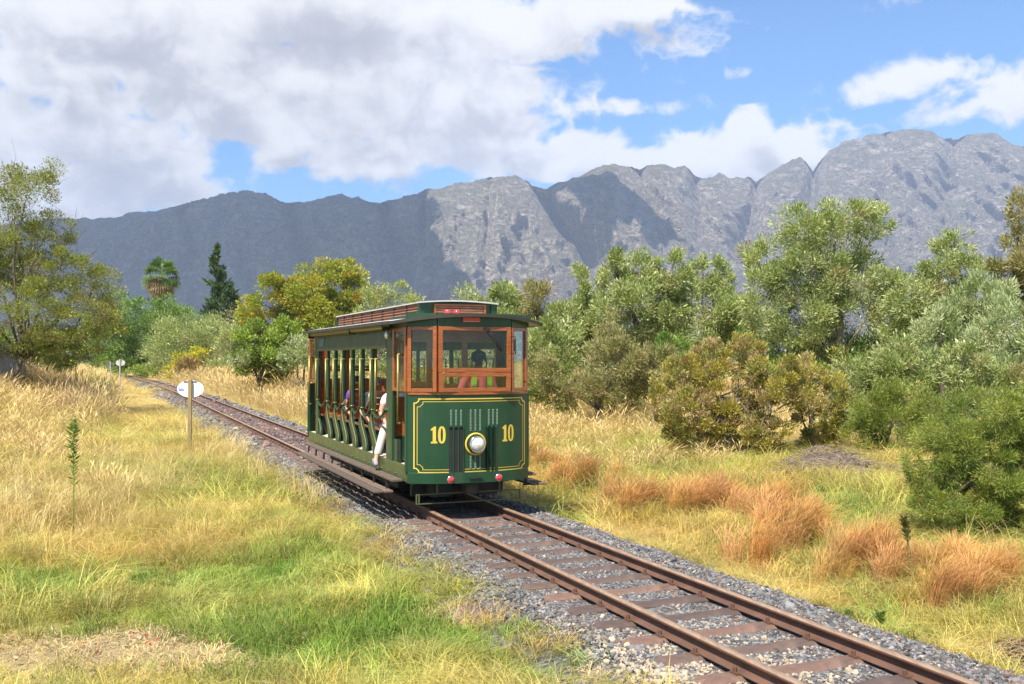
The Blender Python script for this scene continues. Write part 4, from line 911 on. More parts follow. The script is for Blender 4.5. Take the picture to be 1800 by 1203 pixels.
def conifer(px, Y, top, base, hw, label, seed, n):
    g = np.random.default_rng(seed); k = Y / FPX; b = at(px, 660, Y); b[2] = float(gz(b[0], b[1])); H = at(px, top, Y)[2] - b[2]; z0 = at(px, base, Y)[2] - b[2]
    t = empty('conifer_tree', b, 0, label, 'tree'); nb = 70; C = []; A = []; cl = []
    mb = MB().tube([(0, 0, 0), (.1, 0, H * .5), (0, 0, H)], [.2, .13, .02], 7)
    for i in range(nb):
        q = (i + g.random()) / nb; z = z0 + (H - z0) * q; r = hw * k * (1 - q) ** .75 * g.uniform(.65, 1.25) + .12; a = g.uniform(0, 6.283)
        e = np.array([r * math.cos(a), r * math.sin(a), z + r * .45]); s0 = np.array([0, 0, z - r * .25]); mb.tube([s0, e], [.04, .012], 3, cap=False)
        m = max(6, int(n / nb * (1.6 - 1.1 * q))); f = g.random(m) ** .6; P = s0 + (e - s0) * f[:, None] + g.normal(size=(m, 3)) * np.array([.30, .30, .24]) * (r * .55 + .08)
        C.append(P); A.append(unit((e - s0)[None] * .7 + g.normal(size=(m, 3)) * .5 + np.array([0, 0, .5]))); cl.append(np.full(m, i))
    C, A, cl = np.concatenate(C), np.concatenate(A), np.concatenate(cl); m = len(C); ln = .48 * g.lognormal(0, .3, m)
    o = link('crown', quads_to_mesh('crown', C, A * ln[:, None], unit(np.cross(A, g.normal(size=(m, 3)))) * (ln * .17)[:, None], palette('conifer', m, g, cl), M_leaf), t); o['kind'] = 'stuff'
    mb.build('trunk', M_bark, t)
conifer(381, 142, 434, 640, 32, 'dark pointed conifer left of the autumn tree', 8, 9000)
conifer(404, 138, 500, 640, 30, 'shorter dark conifer at the foot of the pointed one', 9, 6000)
def palm():
    Y = 175; k = Y / FPX; b = at(283, 655, Y); b[2] = float(gz(b[0], b[1])); c = at(283, 487, Y) - b; g = np.random.default_rng(12)
    t = empty('palm_tree', b, 0, 'palm with green fan leaves over a skirt of dead brown fronds', 'tree')
    MB().tube([(0, 0, 0), (.1, 0, c[2] * .5), tuple(c)], [.6, .5, .48], 8).build('trunk', M_bark, t)
    def fans(n, nm, cols, el, rad, key):
        V = []; F = []; C = []
        for i in range(n):
            a = g.uniform(0, 6.283); e = g.uniform(*el); d = np.array([math.cos(a) * math.cos(e), math.sin(a) * math.cos(e), math.sin(e)])
            s0 = c + np.array([0, 0, g.uniform(-.3, .4)]); h = s0 + d * rad * .55; side = unit(np.cross(d, [0, 0, 1.])[None])[0]; upv = np.cross(side, d); col = np.array(cols[g.integers(len(cols))]) * g.uniform(.75, 1.25)
            q = len(V); V += [s0 - side * .03, s0 + side * .03, h + side * .03, h - side * .03]; F.append((q, q + 1, q + 2, q + 3)); C += [col] * 4
            for j in range(11):
                f = (j - 5) / 5 * 1.45; dd = d * math.cos(f) + side * math.sin(f); L = rad * .52 * g.uniform(.85, 1.1); dn = np.array([0, 0, -.22 * L * (1 + abs(f))])
                w = np.cross(dd, upv) * .12; q = len(V); V += [h, h + dd * L * .55 + w, h + dd * L + dn, h + dd * L * .55 - w]; F.append((q, q + 1, q + 2, q + 3)); C += [col] * 4
        o = link(nm, np_mesh(nm, np.array(V), np.array(F), M_leaf, False, {'tint': np.array(C)}), t); o['kind'] = 'stuff'
    fans(58, 'frond', [(.10, .18, .035), (.15, .22, .05), (.07, .13, .03)], (-.5, 1.4), 3.7, 0)
    fans(48, 'dead_frond', [(.30, .22, .10), (.22, .15, .07), (.38, .30, .15)], (-1.35, -.5), 3.5, 1)
palm()
def flowers():
    t = empty('flower_clump', at(215, 570, 143), 0, 'orange flowers on the left side of the dark green tree', 'flowers'); g = np.random.default_rng(3); C = []
    for px, py, n, r in [(186, 553, 16, .6), (178, 575, 8, .5), (203, 566, 14, .6), (212, 577, 14, .6), (195, 545, 8, .5)]:
        C.append(at(px, py, 141) - at(215, 570, 143) + g.normal(size=(n, 3)) * r * np.array([1.1, .7, .65]))
    C = np.concatenate(C); A = unit(g.normal(size=C.shape)) * .40; o = link('blossom', quads_to_mesh('blossom', C, A, unit(np.cross(A, g.normal(size=C.shape))) * .16, np.tile([[.75, .33, .015]], (len(C), 1)) * g.uniform(.8, 1.15, (len(C), 1)), M_leaf), t); o['kind'] = 'stuff'
flowers()
# single weeds
def weed(name, px, py, hgt, label, seed, col, stem=.012, leaf=.09, brush=0.0, lean=0.0, n=120, start=.45):
    g = np.random.default_rng(seed); b = on_ground(px, py, -.25); b[2] = float(gz(b[0], b[1])) - .02; t = empty(name, b, 0, label, 'weed')
    p = lambda q: np.array([lean * q * q, .02 * math.sin(4 * q), hgt * q])
    MB().tube([p(q) for q in (0, .25, .5, .75, 1)], [stem, stem * .85, stem * .7, stem * .5, stem * .3], 6).build('stem', matc('weed_stem', col), t)
    q = start + (1 - start) * g.random(n) ** .62; C = np.array([p(x) for x in q]); a = g.uniform(0, 6.283, n); A = np.stack([np.cos(a), np.sin(a), g.uniform(.3, 1.1, n)], 1); A = unit(A) * (leaf * g.uniform(.5, 1.2, n) * (.55 + .55 * q) * np.where(q > .93, .7, 1))[:, None]
    o = link('leaf', quads_to_mesh('leaf', C, A, unit(np.cross(A, g.normal(size=(n, 3)))) * (np.linalg.norm(A, axis=1) * .11)[:, None], np.array(col)[None] * g.uniform(.7, 1.3, (n, 1)), M_leaf), t); o['kind'] = 'stuff'
def matc(nm, col): return MATS.get(nm + str(col)) or MATS.setdefault(nm + str(col), mat(nm, col, .7))
weed('weed_plant', 128, 946, 1.75, 'tall single green weed with a leafy tip in the straw grass on the left', 1, (.14, .21, .03), .011, .12, n=170, start=.45)
weed('weed_plant', 1603, 1012, .82, 'bent brown weed with a pale feathery head beside the dark bush on the right', 2, (.17, .16, .05), .016, .10, lean=-.10, n=190, start=.62)
weed('weed_plant', 1493, 1075, .30, 'small upright green weed by the gravel edge, left of its neighbour', 3, (.19, .26, .07), .007, .10, n=110, start=.15)
weed('weed_plant', 1545, 1085, .34, 'small upright green weed by the gravel edge, right of its neighbour', 4, (.20, .27, .07), .007, .10, n=110, start=.15)
weed('weed_plant', 1697, 905, 1.15, 'thin stalk with a russet dry head standing in front of the bushes on the right', 5, (.30, .15, .06), .010, .09, n=110, start=.8)
def brush_heap(px, py, w, d, h, label, seed, n, col):
    g = np.random.default_rng(seed); b = on_ground(px, py, -.25); b[2] = float(gz(b[0], b[1])); t = empty('brush_heap', b, 0, label, 'brush heap')
    m = MB(); a = g.uniform(0, 6.283, n); r = np.sqrt(g.random(n)); 
    for i in range(n):
        x, y = r[i] * math.cos(a[i]) * w, r[i] * math.sin(a[i]) * d; z = h * (1 - r[i] ** 2) * g.uniform(.2, 1.0) + .02; th = g.uniform(0, 6.283); L = g.uniform(.12, .42)
        v = np.array([math.cos(th), math.sin(th) * .7, g.normal(0, .25)]) * L; p = np.array([x, y, z]); m.tube([p - v / 2, p + np.array([0, 0, .03]), p + v / 2], [.009, .008, .004], 3, cap=False)
    core = MB(); rows = []
    for k in np.linspace(0, 1, 7): rows.append([(k * w * .95 * math.cos(q), k * d * .95 * math.sin(q), h * .75 * (1 - k * k) + .03 * math.sin(7 * q + k * 9) - .05 * (k > .9)) for q in np.linspace(0, 2 * math.pi, 22)])
    core.grid(rows).build('litter_core', mat('heap_litter', (.13, .095, .07), .95, var=.4, nscale=14, bump=.8, bscale=30), t)
    x = m.build('cut_twig', mat('cut_twig', col, .9, var=.4, nscale=3), t, fix=False); x['kind'] = 'stuff'
brush_heap(1455, 842, 1.25, 1.1, .62, 'low heap of grey brown cuttings on the grass right of the track', 21, 900, (.23, .17, .125))
brush_heap(1560, 842, .9, .8, .22, 'flat spread of grey brown cuttings under the feathery bush', 23, 450, (.24, .19, .14))
brush_heap(1800, 1130, .45, .4, .18, 'small heap of dry twigs at the bottom right edge beside the gravel', 22, 260, (.23, .15, .09))
# ---------------------------------------------------------------- the tram (local frame: x right, y away from the camera, z up from the rail top)
TO = (float(T0[0]), float(T0[1]), 0.0)
tram = setp(empty('tram', TO, TH), 'dark green open sided vintage tram number 10 with wooden window frames', 'tram')
HW = .965; L_T = 7.9
def ya(x): return -.285 * (1 - min(abs(x) / .975, 1) ** 2.7)
XA = [-.965, -.955, -.93, -.90] + list(np.linspace(-.86, .86, 37)) + [.90, .93, .955, .965]
def apron_sheet(mb, z0, z1, off=0.0, flip=False, xs=None, thick=.02):
    xs = xs or XA; f = (lambda y: L_T - y) if flip else (lambda y: y)
    rows = [[(x, f(ya(x) - off), z) for x in xs] for z in (z0, z1)]; back = [[(x, f(ya(x) - off + thick), z) for x in xs] for z in (z0, z1)]
    n = len(xs); b = [rows[0], rows[1], back[1], back[0], rows[0]]
    mb.grid(b, False)
    for k in (0, n - 1): mb.add([rows[0][k], rows[1][k], back[1][k], back[0][k]], [(0, 1, 2, 3)])
    return mb
def ontop(poly, off=.004, flip=False, thick=.004):
    """flat outline (x,z) bent on to the apron"""
    return [(x, ya(x) - off, z) for x, z in poly]
def strip_on_apron(mb, pts, w, off=.003, closed=True):
    """painted line of width w along pts (x,z)"""
    n = len(pts); seg = n if closed else n - 1
    P = [Vector((a, b)) for a, b in pts]; ins = []; outs = []
    for i in range(n):
        d0 = (P[i] - P[i - 1]).normalized(); d1 = (P[(i + 1) % n] - P[i]).normalized()
        nrm = Vector((-(d0 + d1).y, (d0 + d1).x)).normalized(); k = w / 2 / max(.5, nrm.dot(Vector((-d1.y, d1.x))))
        ins.append(P[i] + nrm * k); outs.append(P[i] - nrm * k)
    for i in range(seg):
        j = (i + 1) % n; a, b, c, d = ins[i], ins[j], outs[j], outs[i]; L = (P[j] - P[i]).length; m = max(1, int(L / .05))
        for q in range(m):
            t0, t1 = q / m, (q + 1) / m; v = [a.lerp(b, t0), a.lerp(b, t1), d.lerp(c, t1), d.lerp(c, t0)]
            mb.add([(p.x, ya(p.x) - off, p.y) for p in v], [(0, 1, 2, 3)])
apron_sheet(MB(), .585, 1.755).build('front_apron', M_green, tram)
apron_sheet(MB(), .44, .60, off=.022, thick=.05).build('bumper_beam', M_green, tram, bevel=.006)
apron_sheet(MB(), 1.752, 1.785, off=.018, thick=.06).build('window_sill', M_wood, tram)
fr = tram
def lining(x0, x1, z0, z1, c): return [(x0 + c, z0), (x1 - c, z0), (x1 - c, z0 + c * .45), (x1 - c * .45, z0 + c), (x1, z0 + c), (x1, z1 - c), (x1 - c * .45, z1 - c), (x1 - c, z1 - c * .45), (x1 - c, z1), (x0 + c, z1), (x0 + c, z1 - c * .45), (x0 + c * .45, z1 - c), (x0, z1 - c), (x0, z0 + c), (x0 + c * .45, z0 + c), (x0 + c, z0 + c * .45)]
g = MB(); strip_on_apron(g, lining(-.885, .885, .605, 1.69, .06), .016); strip_on_apron(g, lining(-.845, .845, .645, 1.65, .075), .008); g.build('gold_lining', M_gold, tram, fix=False)
# the number 10, slab serifed
def number(x):
    mb = MB(); h, z0 = .25, 1.035
    one = [(-.055, 0), (.055, 0), (.055, .024), (.031, .03), (.031, .25), (.004, .25), (-.055, .212), (-.055, .190), (-.024, .195), (-.024, .03), (-.055, .024)]
    mb.add(ontop([(x - .052 + a * .82, z0 + b) for a, b in one]), [tuple(range(len(one)))])
    n = 28; rows = []
    for (rx, rz) in ((.066, .127), (.021, .100)): rows.append([(x + .056 + math.copysign(abs(math.cos(t)) ** .8, math.cos(t)) * rx * .82, z0 + h / 2 + math.copysign(abs(math.sin(t)) ** .85, math.sin(t)) * rz) for t in np.linspace(0, 2 * math.pi, n + 1)])
    mb.grid([ontop(r) for r in rows], False)
    me = mb.build('number', M_gold, tram, fix=False); me['label'] = 'gold slab serif number 10 painted on the apron'
number(-.565); number(.545)
# louvre slots: pressed pale edged slits, and vertical hoods with black strips painted for the shade inside
def slots(name, xs, zs):
    mb = MB()
    for x in xs:
        for z in zs: mb.add(ontop([(x - .013, z - .0045), (x + .013, z - .0045), (x + .013, z + .0045), (x - .013, z + .0045)], .005), [(0, 1, 2, 3)]).add([(x - .013, ya(x) - .001, z + .012), (x + .013, ya(x) - .001, z + .012), (x + .013, ya(x) - .013, z + .0045), (x - .013, ya(x) - .013, z + .0045)], [(0, 1, 2, 3)])
    return mb.build(name, M_slot, tram, fix=False)
M_slot = mat('pressed_slot_edge', (.17, .27, .20), .4)
zA = np.arange(1.30, 1.525, .0215); zB = np.arange(1.215, 1.525, .0215); zC = np.arange(.655, .86, .0215)
for nm, xs, zs in (('vent_slots', (-.375, -.30, -.225), zA), ('vent_slots', (-.075, 0, .075), zB), ('vent_slots', (-.075, 0, .075), zC), ('vent_slots', (.215, .285, .355), zA)): slots(nm, xs, zs)
def hood(x, sgn):
    mb = MB(); w = .058; z0, z1 = .60, 1.285
    a, b = x - w / 2, x + w / 2; open_x, shut_x = (a, b) if sgn < 0 else (b, a)
    mb.add([(shut_x, ya(shut_x) - .002, z0), (open_x, ya(open_x) - .040, z0), (open_x, ya(open_x) - .040, z1 - .03), (shut_x, ya(shut_x) - .002, z1), (open_x, ya(open_x) - .002, z1)], [(0, 1, 2, 3), (2, 4, 3)])
    mb.build('vent_hood', M_green, tram, fix=False)
    MB().add([(a, ya(a) - .003, z0), (b, ya(b) - .003, z0), (b, ya(b) - .003, z1 - .01), (a, ya(a) - .003, z1 - .01)], [(0, 1, 2, 3)]).build('vent_shade_strip', M_black, tram, fix=False)  # black sheet on the apron in place of the shade under the hood
def vent(x):
    a, b = x - .031, x + .031
    MB().add([(a, ya(a) - .004, .60), (b, ya(b) - .004, .60), (b, ya(b) - .004, 1.27), (a, ya(a) - .004, 1.27)], [(0, 1, 2, 3)]).build('vent_shade_strip', M_black, tram, fix=False)  # flat black strip painted for the shaded inside of the vent
    MB().box(b - .003, b + .010, ya(b) - .026, ya(b) - .001, .60, 1.28).box(a, b, ya(x) - .024, ya(x) - .001, 1.27, 1.285).build('vent_hood', M_green, tram)
for x in (-.375, -.30, -.225): vent(x)
for x in (.205, .275, .345): hood(x, -1)
# headlight and tail lamps
y0 = ya(0)
hl = MB().lathe([(.115, -.01 + y0), (.135, -.03 + y0), (.135, -.075 + y0), (.12, -.085 + y0)], 28, (0, 0, 1.015)).build('headlight', M_green, tram)
MB().lathe([(.165, y0 - .006), (.170, y0 - .02), (.150, y0 - .035), (.138, y0 - .02)], 32, (0, 0, 1.015)).build('headlight_ring', M_gold, hl)
MB().lathe([(.122, y0 - .06), (.128, y0 - .10), (.115, y0 - .125), (.104, y0 - .11)], 28, (0, 0, 1.015)).build('lamp_rim', M_chrome, hl)
MB().lathe([(.106, y0 - .105), (.10, y0 - .13), (.075, y0 - .155), (.04, y0 - .17), (.001, y0 - .175)], 28, (0, 0, 1.015)).build('lamp_glass', M_lens, hl)
for x in (-.385, .375):
    tl = MB().lathe([(.058, ya(x) - .022), (.058, ya(x) - .035), (.049, ya(x) - .04)], 20, (x, 0, .50)).build('marker_lamp', M_chrome, tram)
    MB().lathe([(.049, ya(x) - .034), (.042, ya(x) - .045), (.02, ya(x) - .051), (.001, ya(x) - .052)], 20, (x, 0, .50)).build('red_lens', M_redlens, tl)
MB().box(-.10, .10, y0 - .045, y0 - .02, .497, .518).build('coupling_slot', M_black, tram)
# cab front: central window, slanted side windows, fascia over them
CX = .575; CY = -.262
def cabplan(f=1): return [(-.965, .03), (-CX - .01, CY + .02), (CX + .01, CY + .02), (.965, .03)]
def wframe(name, p, q, z0, z1, w, t, mids=(), flip=False, stile=None, glass=True, parent=None):
    """a glazed sash between plan points p and q"""
    if flip: p, q = (p[0], L_T - p[1]), (q[0], L_T - q[1])
    mb = MB(); st = stile or w
    P = lambda k, z: (p[0] + (q[0] - p[0]) * k, p[1] + (q[1] - p[1]) * k, z)
    Lg = math.hypot(q[0] - p[0], q[1] - p[1]); d = ((q[0] - p[0]) / Lg, (q[1] - p[1]) / Lg); nrm = (d[1], -d[0], 0)
    ks = st / 2 / Lg
    for k in (ks, 1 - ks): mb.bar(P(k, z0), P(k, z1), st, t, up=nrm)
    for z in [z0 + w / 2, z1 - w / 2] + list(mids): mb.bar(P(2 * ks, z), P(1 - 2 * ks, z), t, w, up=(0, 0, 1))
    o = mb.build(name, M_wood, parent or tram, bevel=.006)
    if glass: MB().bar(P(2 * ks, (z0 + z1) / 2), P(1 - 2 * ks, (z0 + z1) / 2), .005, z1 - z0 - 2 * w + .01).build('window_pane', M_glass, o)
    return o
for flip in (False, True):
    wframe('windscreen', (-CX, CY), (CX, CY), 2.085, 2.765, .06, .06, flip=flip, stile=.065)
    wframe('hopper_window', (-CX + .005, CY - .012), (CX - .005, CY - .012), 1.79, 2.078, .062, .055, flip=flip, stile=.075)
    for s in (-1, 1): wframe('corner_window', (s * (CX + .012), CY + .01), (s * .955, .02), 1.79, 2.765, .055, .055, flip=flip, stile=.06)
    fa = MB(); pl = cabplan(); pl = [(x, L_T - y) for x, y in pl] if flip else pl
    for (a, b) in zip(pl[:-1], pl[1:]): fa.bar((a[0], a[1], 2.865), (b[0], b[1], 2.865), .05, .195)
    fa.build('fascia', M_green, tram)
    fy = (lambda y: L_T - y) if flip else (lambda y: y)
    for s in (-1, 1):
        wframe('cab_side_window', (s * .955, .07), (s * .955, .83), 1.79, 2.765, .05, .05, flip=flip, stile=.09)
        MB().box(s * .965 - .03, s * .965 + .03, min(fy(.0), fy(.065)), max(fy(.0), fy(.065)), .60, 1.79).build('corner_post', M_green, tram, bevel=.01)
        MB().box(s * .958 - .03, s * .958 + .03, min(fy(.0), fy(.9)), max(fy(.0), fy(.9)), 2.77, 2.93).build('cab_side_fascia', M_green, tram)
        MB().tube([(s * 1.02, fy(.34), 1.30), (s * 1.02, fy(.34), 2.36)], .017, 8).tube([(s * .97, fy(.34), 1.31), (s * 1.03, fy(.34), 1.31)], .016, 6).tube([(s * .95, fy(.34), 2.35), (s * 1.03, fy(.34), 2.35)], .016, 6).build('grab_pole', M_brass, tram)
apron_sheet(MB(), .44, 1.755, flip=True).build('rear_apron', M_green, tram)
# destination plate, bell lamps, wiper
MB().box(-.20, .075, CY - .030, CY - .006, 2.832, 2.905).build('destination_plate', M_red, tram, bevel=.003)
pl = MB()
for k in range(6): pl.box(-.185 + k * .042, -.158 + k * .042, CY - .034, CY - .029, 2.842, 2.846)
pl.build('plate_print', M_white, tram)
for x in (-.30, -.15): MB().lathe([(.001, .085), (.03, .09), (.045, .11), (.05, .15), (.045, .20)], 16, (x, 0, 2.992)).build('roof_lamp', M_redlens, tram)
MB().tube([(.18, CY - .05, 2.735), (.30, CY - .05, 2.58), (.44, CY - .045, 2.40)], .008, 5).box(.14, .22, CY - .07, CY - .03, 2.715, 2.755).build('wiper', M_black, tram)
MB().tube([(.57, CY - .04, 2.62), (.60, CY - .14, 2.62), (.60, CY - .14, 2.36), (.57, CY - .04, 2.36)], .008, 5).box(.57, .60, CY - .16, CY - .14, 2.40, 2.58).build('mirror', M_black, tram)
# roof: cambered canopy with bowed ends
def roof_y(x, front): b = .36 * (1 - min(abs(x) / 1.21, 1) ** 2.4); return -.02 - b if front else 7.32 + b * 1.6
def roof_z(x, y):
    e = max(0, (.5 - y) / .9, (y - 7.2) / .9); return 2.848 + .128 * (1 - (x / 1.21) ** 2) - .022 * min(e, 1) ** 2 + .03 * min(max(y / 7.3, 0), 1)
xs = list(np.linspace(-1.21, 1.21, 31)); ts = [0, .01, .03, .06, .1, .2, .35, .5, .65, .8, .9, .95, 1.0]
top = [[(x, roof_y(x, 1) * (1 - t) + roof_y(x, 0) * t, 0) for x in xs] for t in ts]
top = [[(x, y, roof_z(x, y)) for x, y, _ in r] for r in top]; bot = [[(x, y, z - .035) for x, y, z in r] for r in top]
MB().grid(top).build('roof', M_roof, tram)
MB().grid(bot).build('roof_underside', M_ceil, tram)
rim = top[0] + [r[-1] for r in top[1:]] + top[-1][::-1][1:] + [r[0] for r in top[::-1][1:-1]]; rim.append(rim[0])
rm = MB(); cx0 = Vector((0, 3.7, 0)); rows = []
for k in (0.006, -.045):
    rows.append([(p[0] * (1.003), p[1] + (.006 if p[1] > 4 else -.006), p[2] + k) for p in rim])
rm.grid(rows, True).build('roof_rim', M_roofu, tram, fix=False)
# raised clerestory
CW = .60; c0, c1 = .50, 6.45
def zr0(x): return roof_z(x, 3) - .01
cap = MB(); rr = []
for y in (c0 - .06, c0, 3, c1, c1 + .06): rr.append([(x, y, 3.165 + .035 * (1 - (x / .66) ** 2) + .004 * y) for x in np.linspace(-.66, .66, 11)])
rb = [[(x, y, z - .02) for x, y, z in r] for r in rr]
cap.grid(rr); cap.grid(rb)
ed = rr[0] + [r[-1] for r in rr[1:]] + rr[-1][::-1][1:] + [r[0] for r in rr[::-1][1:]]; cap.grid([[(a, b, c) for a, b, c in ed], [(a, b, c - .02) for a, b, c in ed]], False)
cap.build('clerestory_roof', M_roof, tram, fix=False)
for s in (-1, 1):
    MB().box(s * CW - .012, s * CW + .012, c0 + .05, c1, 2.90, 3.165).build('clerestory_wall', M_louv, tram)
    for k in range(4):
        z = 2.985 + k * .047; b = MB(); x0 = s * (CW + .013)
        b.add([(x0, c0 + .10, z + .034), (x0, c1 - .05, z + .034 + .02), (x0 + s * .026, c1 - .05, z + .02), (x0 + s * .026, c0 + .10, z)], [(0, 1, 2, 3)]); b.build('louver_slat', M_louv, tram, fix=False)
    for y in np.linspace(c0 + .75, c1 - .6, 7): MB().box(s * CW - .02 + s * .02, s * CW + .02 + s * .02, y - .012, y + .012, 2.95, 3.175).build('louver_divider', M_roofu, tram)
for yy, sg in ((c0, -1), (c1 + .03, 1)):
    MB().box(-CW, CW, yy + .02, yy + .05, 2.90, 3.168).build('clerestory_end', M_green, tram)
    f = MB().box(-.40, .46, yy - .014, yy + .018, 2.975, 3.0).box(-.40, .46, yy - .014, yy + .018, 3.115, 3.14).box(-.40, -.365, yy - .012, yy + .018, 3.0, 3.115).box(.425, .46, yy - .012, yy + .018, 3.0, 3.115); f.build('end_louver_frame', M_wood, tram)
    for k in range(3): MB().box(-.36, .42, yy - .002, yy + .012, 3.006 + k * .037, 3.032 + k * .037).build('end_louver_slat', M_louv, tram)
    for s in (-1, 1): MB().box(s * CW - .05, s * CW + .05, yy - .005, yy + .06, 2.93, 3.16).build('clerestory_corner', M_green, tram)
# floor, side sills and underframe
MB().box(-.94, .94, .0, L_T, .655, .69).build('floor', M_floor, tram)
for s in (-1, 1):
    MB().box(s * .955 - .02, s * .955 + .02, .03, L_T - .03, .455, .695).build('side_sill', M_greenl if s < 0 else M_green, tram, bevel=.006)  # left sill coloured with reflected grass light, right sill plain green
    bl = MB()
    for y in np.arange(.6, 7.6, .42): bl.lathe([(.014, s * .975), (.014, s * .987), (.001, s * .990)], 8, (0, y, .53), 'x')
    bl.build('sill_bolts', M_greenl if s < 0 else M_green, tram)
MB().box(-.78, .78, .3, L_T - .3, .36, .45).build('underframe', M_black, tram)
for s in (-1, 1): MB().box(s * .70 - .05, s * .70 + .05, 1.3, 6.6, .20, .36).build('truck_frame', M_dark, tram)
for y in (2.55, 5.35):
    ax = MB().tube([(-.72, y, .36), (.72, y, .36)], .05, 10).build('axle', M_dark, tram)
    for s in (-1, 1):
        MB().lathe([(.001, s * .53), (.30, s * .53), (.33, s * .535), (.36, s * .53), (.385, s * .525), (.385, s * .515), (.36, s * .515), (.36, s * .60), (.30, s * .60), (.28, s * .575), (.09, s * .575), (.08, s * .62), (.001, s * .62)], 26, (0, y, .36), 'x').build('wheel', M_dark, tram)
        MB().box(s * .74 - .06, s * .74 + .06, y - .13, y + .13, .25, .47).build('axle_box', M_dark, tram, bevel=.015)
MB().box(-.11, .09, -.20, .1, .26, .43).build('coupler', M_dark, tram, bevel=.02)
MB().box(-.55, -.25, .1, .5, .2, .43).box(.2, .5, .1, .5, .2, .43).box(-.75, .75, .5, .6, .17, .40).build('brake_gear', M_black, tram)
gd = MB()
for z in (.125, .265): gd.box(-.83, .83, -.02, .0, z - .008, z + .008)
for x in (-.83, -.79, .83): gd.box(x - .008, x + .008, -.021, .001, .125, .265)
for x in (-.5, .5): gd.box(x - .012, x + .012, -.0, .02, .265, .44)
gd.build('track_guard', M_greenl, tram)
# running boards both sides, each plank and each hanger
for s in (-1, 1):
    MB().box(*sorted((s * 1.0, s * 1.17)), .12, 7.35, .455, .49).build('running_board', M_plank, tram, bevel=.006)
    MB().box(*sorted((s * 1.285, s * 1.41)), .22, 7.15, .285, .315).build('running_board', M_plank, tram, bevel=.006)
    MB().box(*sorted((s * 1.12, s * 1.255)), .22, 7.15, .285, .315).build('running_board', M_plank, tram, bevel=.006)
    for y in np.linspace(.5, 6.9, 9):
        MB().bar((s * .80, y, .43), (s * 1.15, y, .44), .04, .025).bar((s * 1.14, y, .44), (s * 1.15, y, .27), .03, .03).bar((s * 1.1, y, .27), (s * 1.40, y, .27), .05, .024).build('board_hanger', M_black, tram)
# saloon posts, letter board, seats, chains and poles
PY = [1.18, 2.16, 2.90, 3.66, 4.42, 5.13, 5.86, 6.88]
for s in (-1, 1):
    MB().box(s * .945 - .025, s * .945 + .025, .86, 1.22, .69, 2.90).build('bulkhead_pillar', M_green, tram, bevel=.01)
    MB().box(s * .945 - .025, s * .945 + .025, 6.80, 7.08, .69, 2.90).build('bulkhead_pillar', M_green, tram, bevel=.01)
    lb = MB().box(s * .95 - .018, s * .95 + .018, 1.225, 6.795, 2.47, 2.74).build('letter_board', M_green, tram)
    MB().box(s * .97 - .006, s * .97 + .006, 1.225, 6.795, 2.455, 2.505).build('board_moulding', M_greenl, lb)
    if s < 0:
        MB().box(-.975, -.969, 6.2, 6.68, 2.56, 2.72).build('blue_emblem', mat('faded_blue_paint', (.06, .13, .19), .5), lb)
        MB().tube([(-1.09, .78, 2.79), (-1.09, 7.0, 2.815)], .052, 12).build('rolled_blind', M_canvas, tram)
        for y in (.80, 3.1, 6.95): MB().box(-1.15, -1.03, y - .02, y + .02, 2.725, 2.85).build('blind_strap', M_black, tram)
        MB().lathe([(.001, 2.60), (.03, 2.61), (.042, 2.65), (.032, 2.70), (.012, 2.73)], 12, (-1.02, .98, 0), 'z').build('side_lamp', M_lens, tram)
    MB().box(s * .95 - .02, s * .95 + .02, 1.225, 6.795, 2.742, 2.86).build('cant_rail', M_greenl, tram)
    for i, y in enumerate(PY[1:-1]):
        MB().box(s * .945 - .030, s * .945 + .030, y - .045, y + .045, 1.40, 2.46).build('post', M_green, tram, bevel=.008)
    for i, y in enumerate(PY[1:]):
        # S shaped bench end with a pale edge
        cur = [(y + .02, 1.45), (y + .09, 1.34), (y + .09, 1.24), (y + .02, 1.12), (y - .12, 1.0), (y - .24, .90), (y - .30, .80), (y - .31, .695)]
        far_ = [(a + ((.13 if b > 1.2 else .30)), b) for a, b in cur]
        e = MB().prism(cur + far_[::-1], 'x', s * .935 - .02, s * .935 + .02).build('bench_end', M_green, tram)
        MB().tube([(s * .957, a, b) for a, b in cur], .008, 6).build('pale_edging', M_canvas if s < 0 else M_greenl, e)
    yy = PY + []
    for a, b in zip(PY[:-1], PY[1:]):
        pts = [(s * (.985), a + (b - a) * q, 1.49 - .17 * 4 * q * (1 - q)) for q in np.linspace(0, 1, 9)]
        MB().tube(pts, .026, 6).build('safety_rope', M_green, tram)
    for y in [PY[1] - .50] + [p - .16 for p in PY[1:]]:
        MB().tube([(s * 1.035, y, 1.42), (s * 1.035, y, 2.30)], .017, 7).tube([(s * .96, y, 2.285), (s * 1.04, y, 2.285)], .013, 5).tube([(s * .96, y, 1.44), (s * 1.04, y, 1.44)], .015, 5).tube([(s * .955, y + .13, 2.285), (s * 1.04, y, 2.285)], .009, 5).build('grab_pole', M_brass, tram)
for y in PY[1:]:
    bk = MB()
    for k in range(6): MB().box(-.90, .90, y + .10 + .02 * k / 6, y + .125 + .02 * k / 6, 1.20 + k * .107, 1.30 + k * .107).build('bench_back_slat', M_woodh, tram)
    MB().box(-.91, .91, y - .34, y + .12, 1.10, 1.14).build('bench_seat', M_woodh, tram)
    MB().box(-.88, .88, y - .02, y + .02, .69, 1.10).build('bench_riser', M_black, tram)  # riser coloured black to paint in the shade between the bench ends
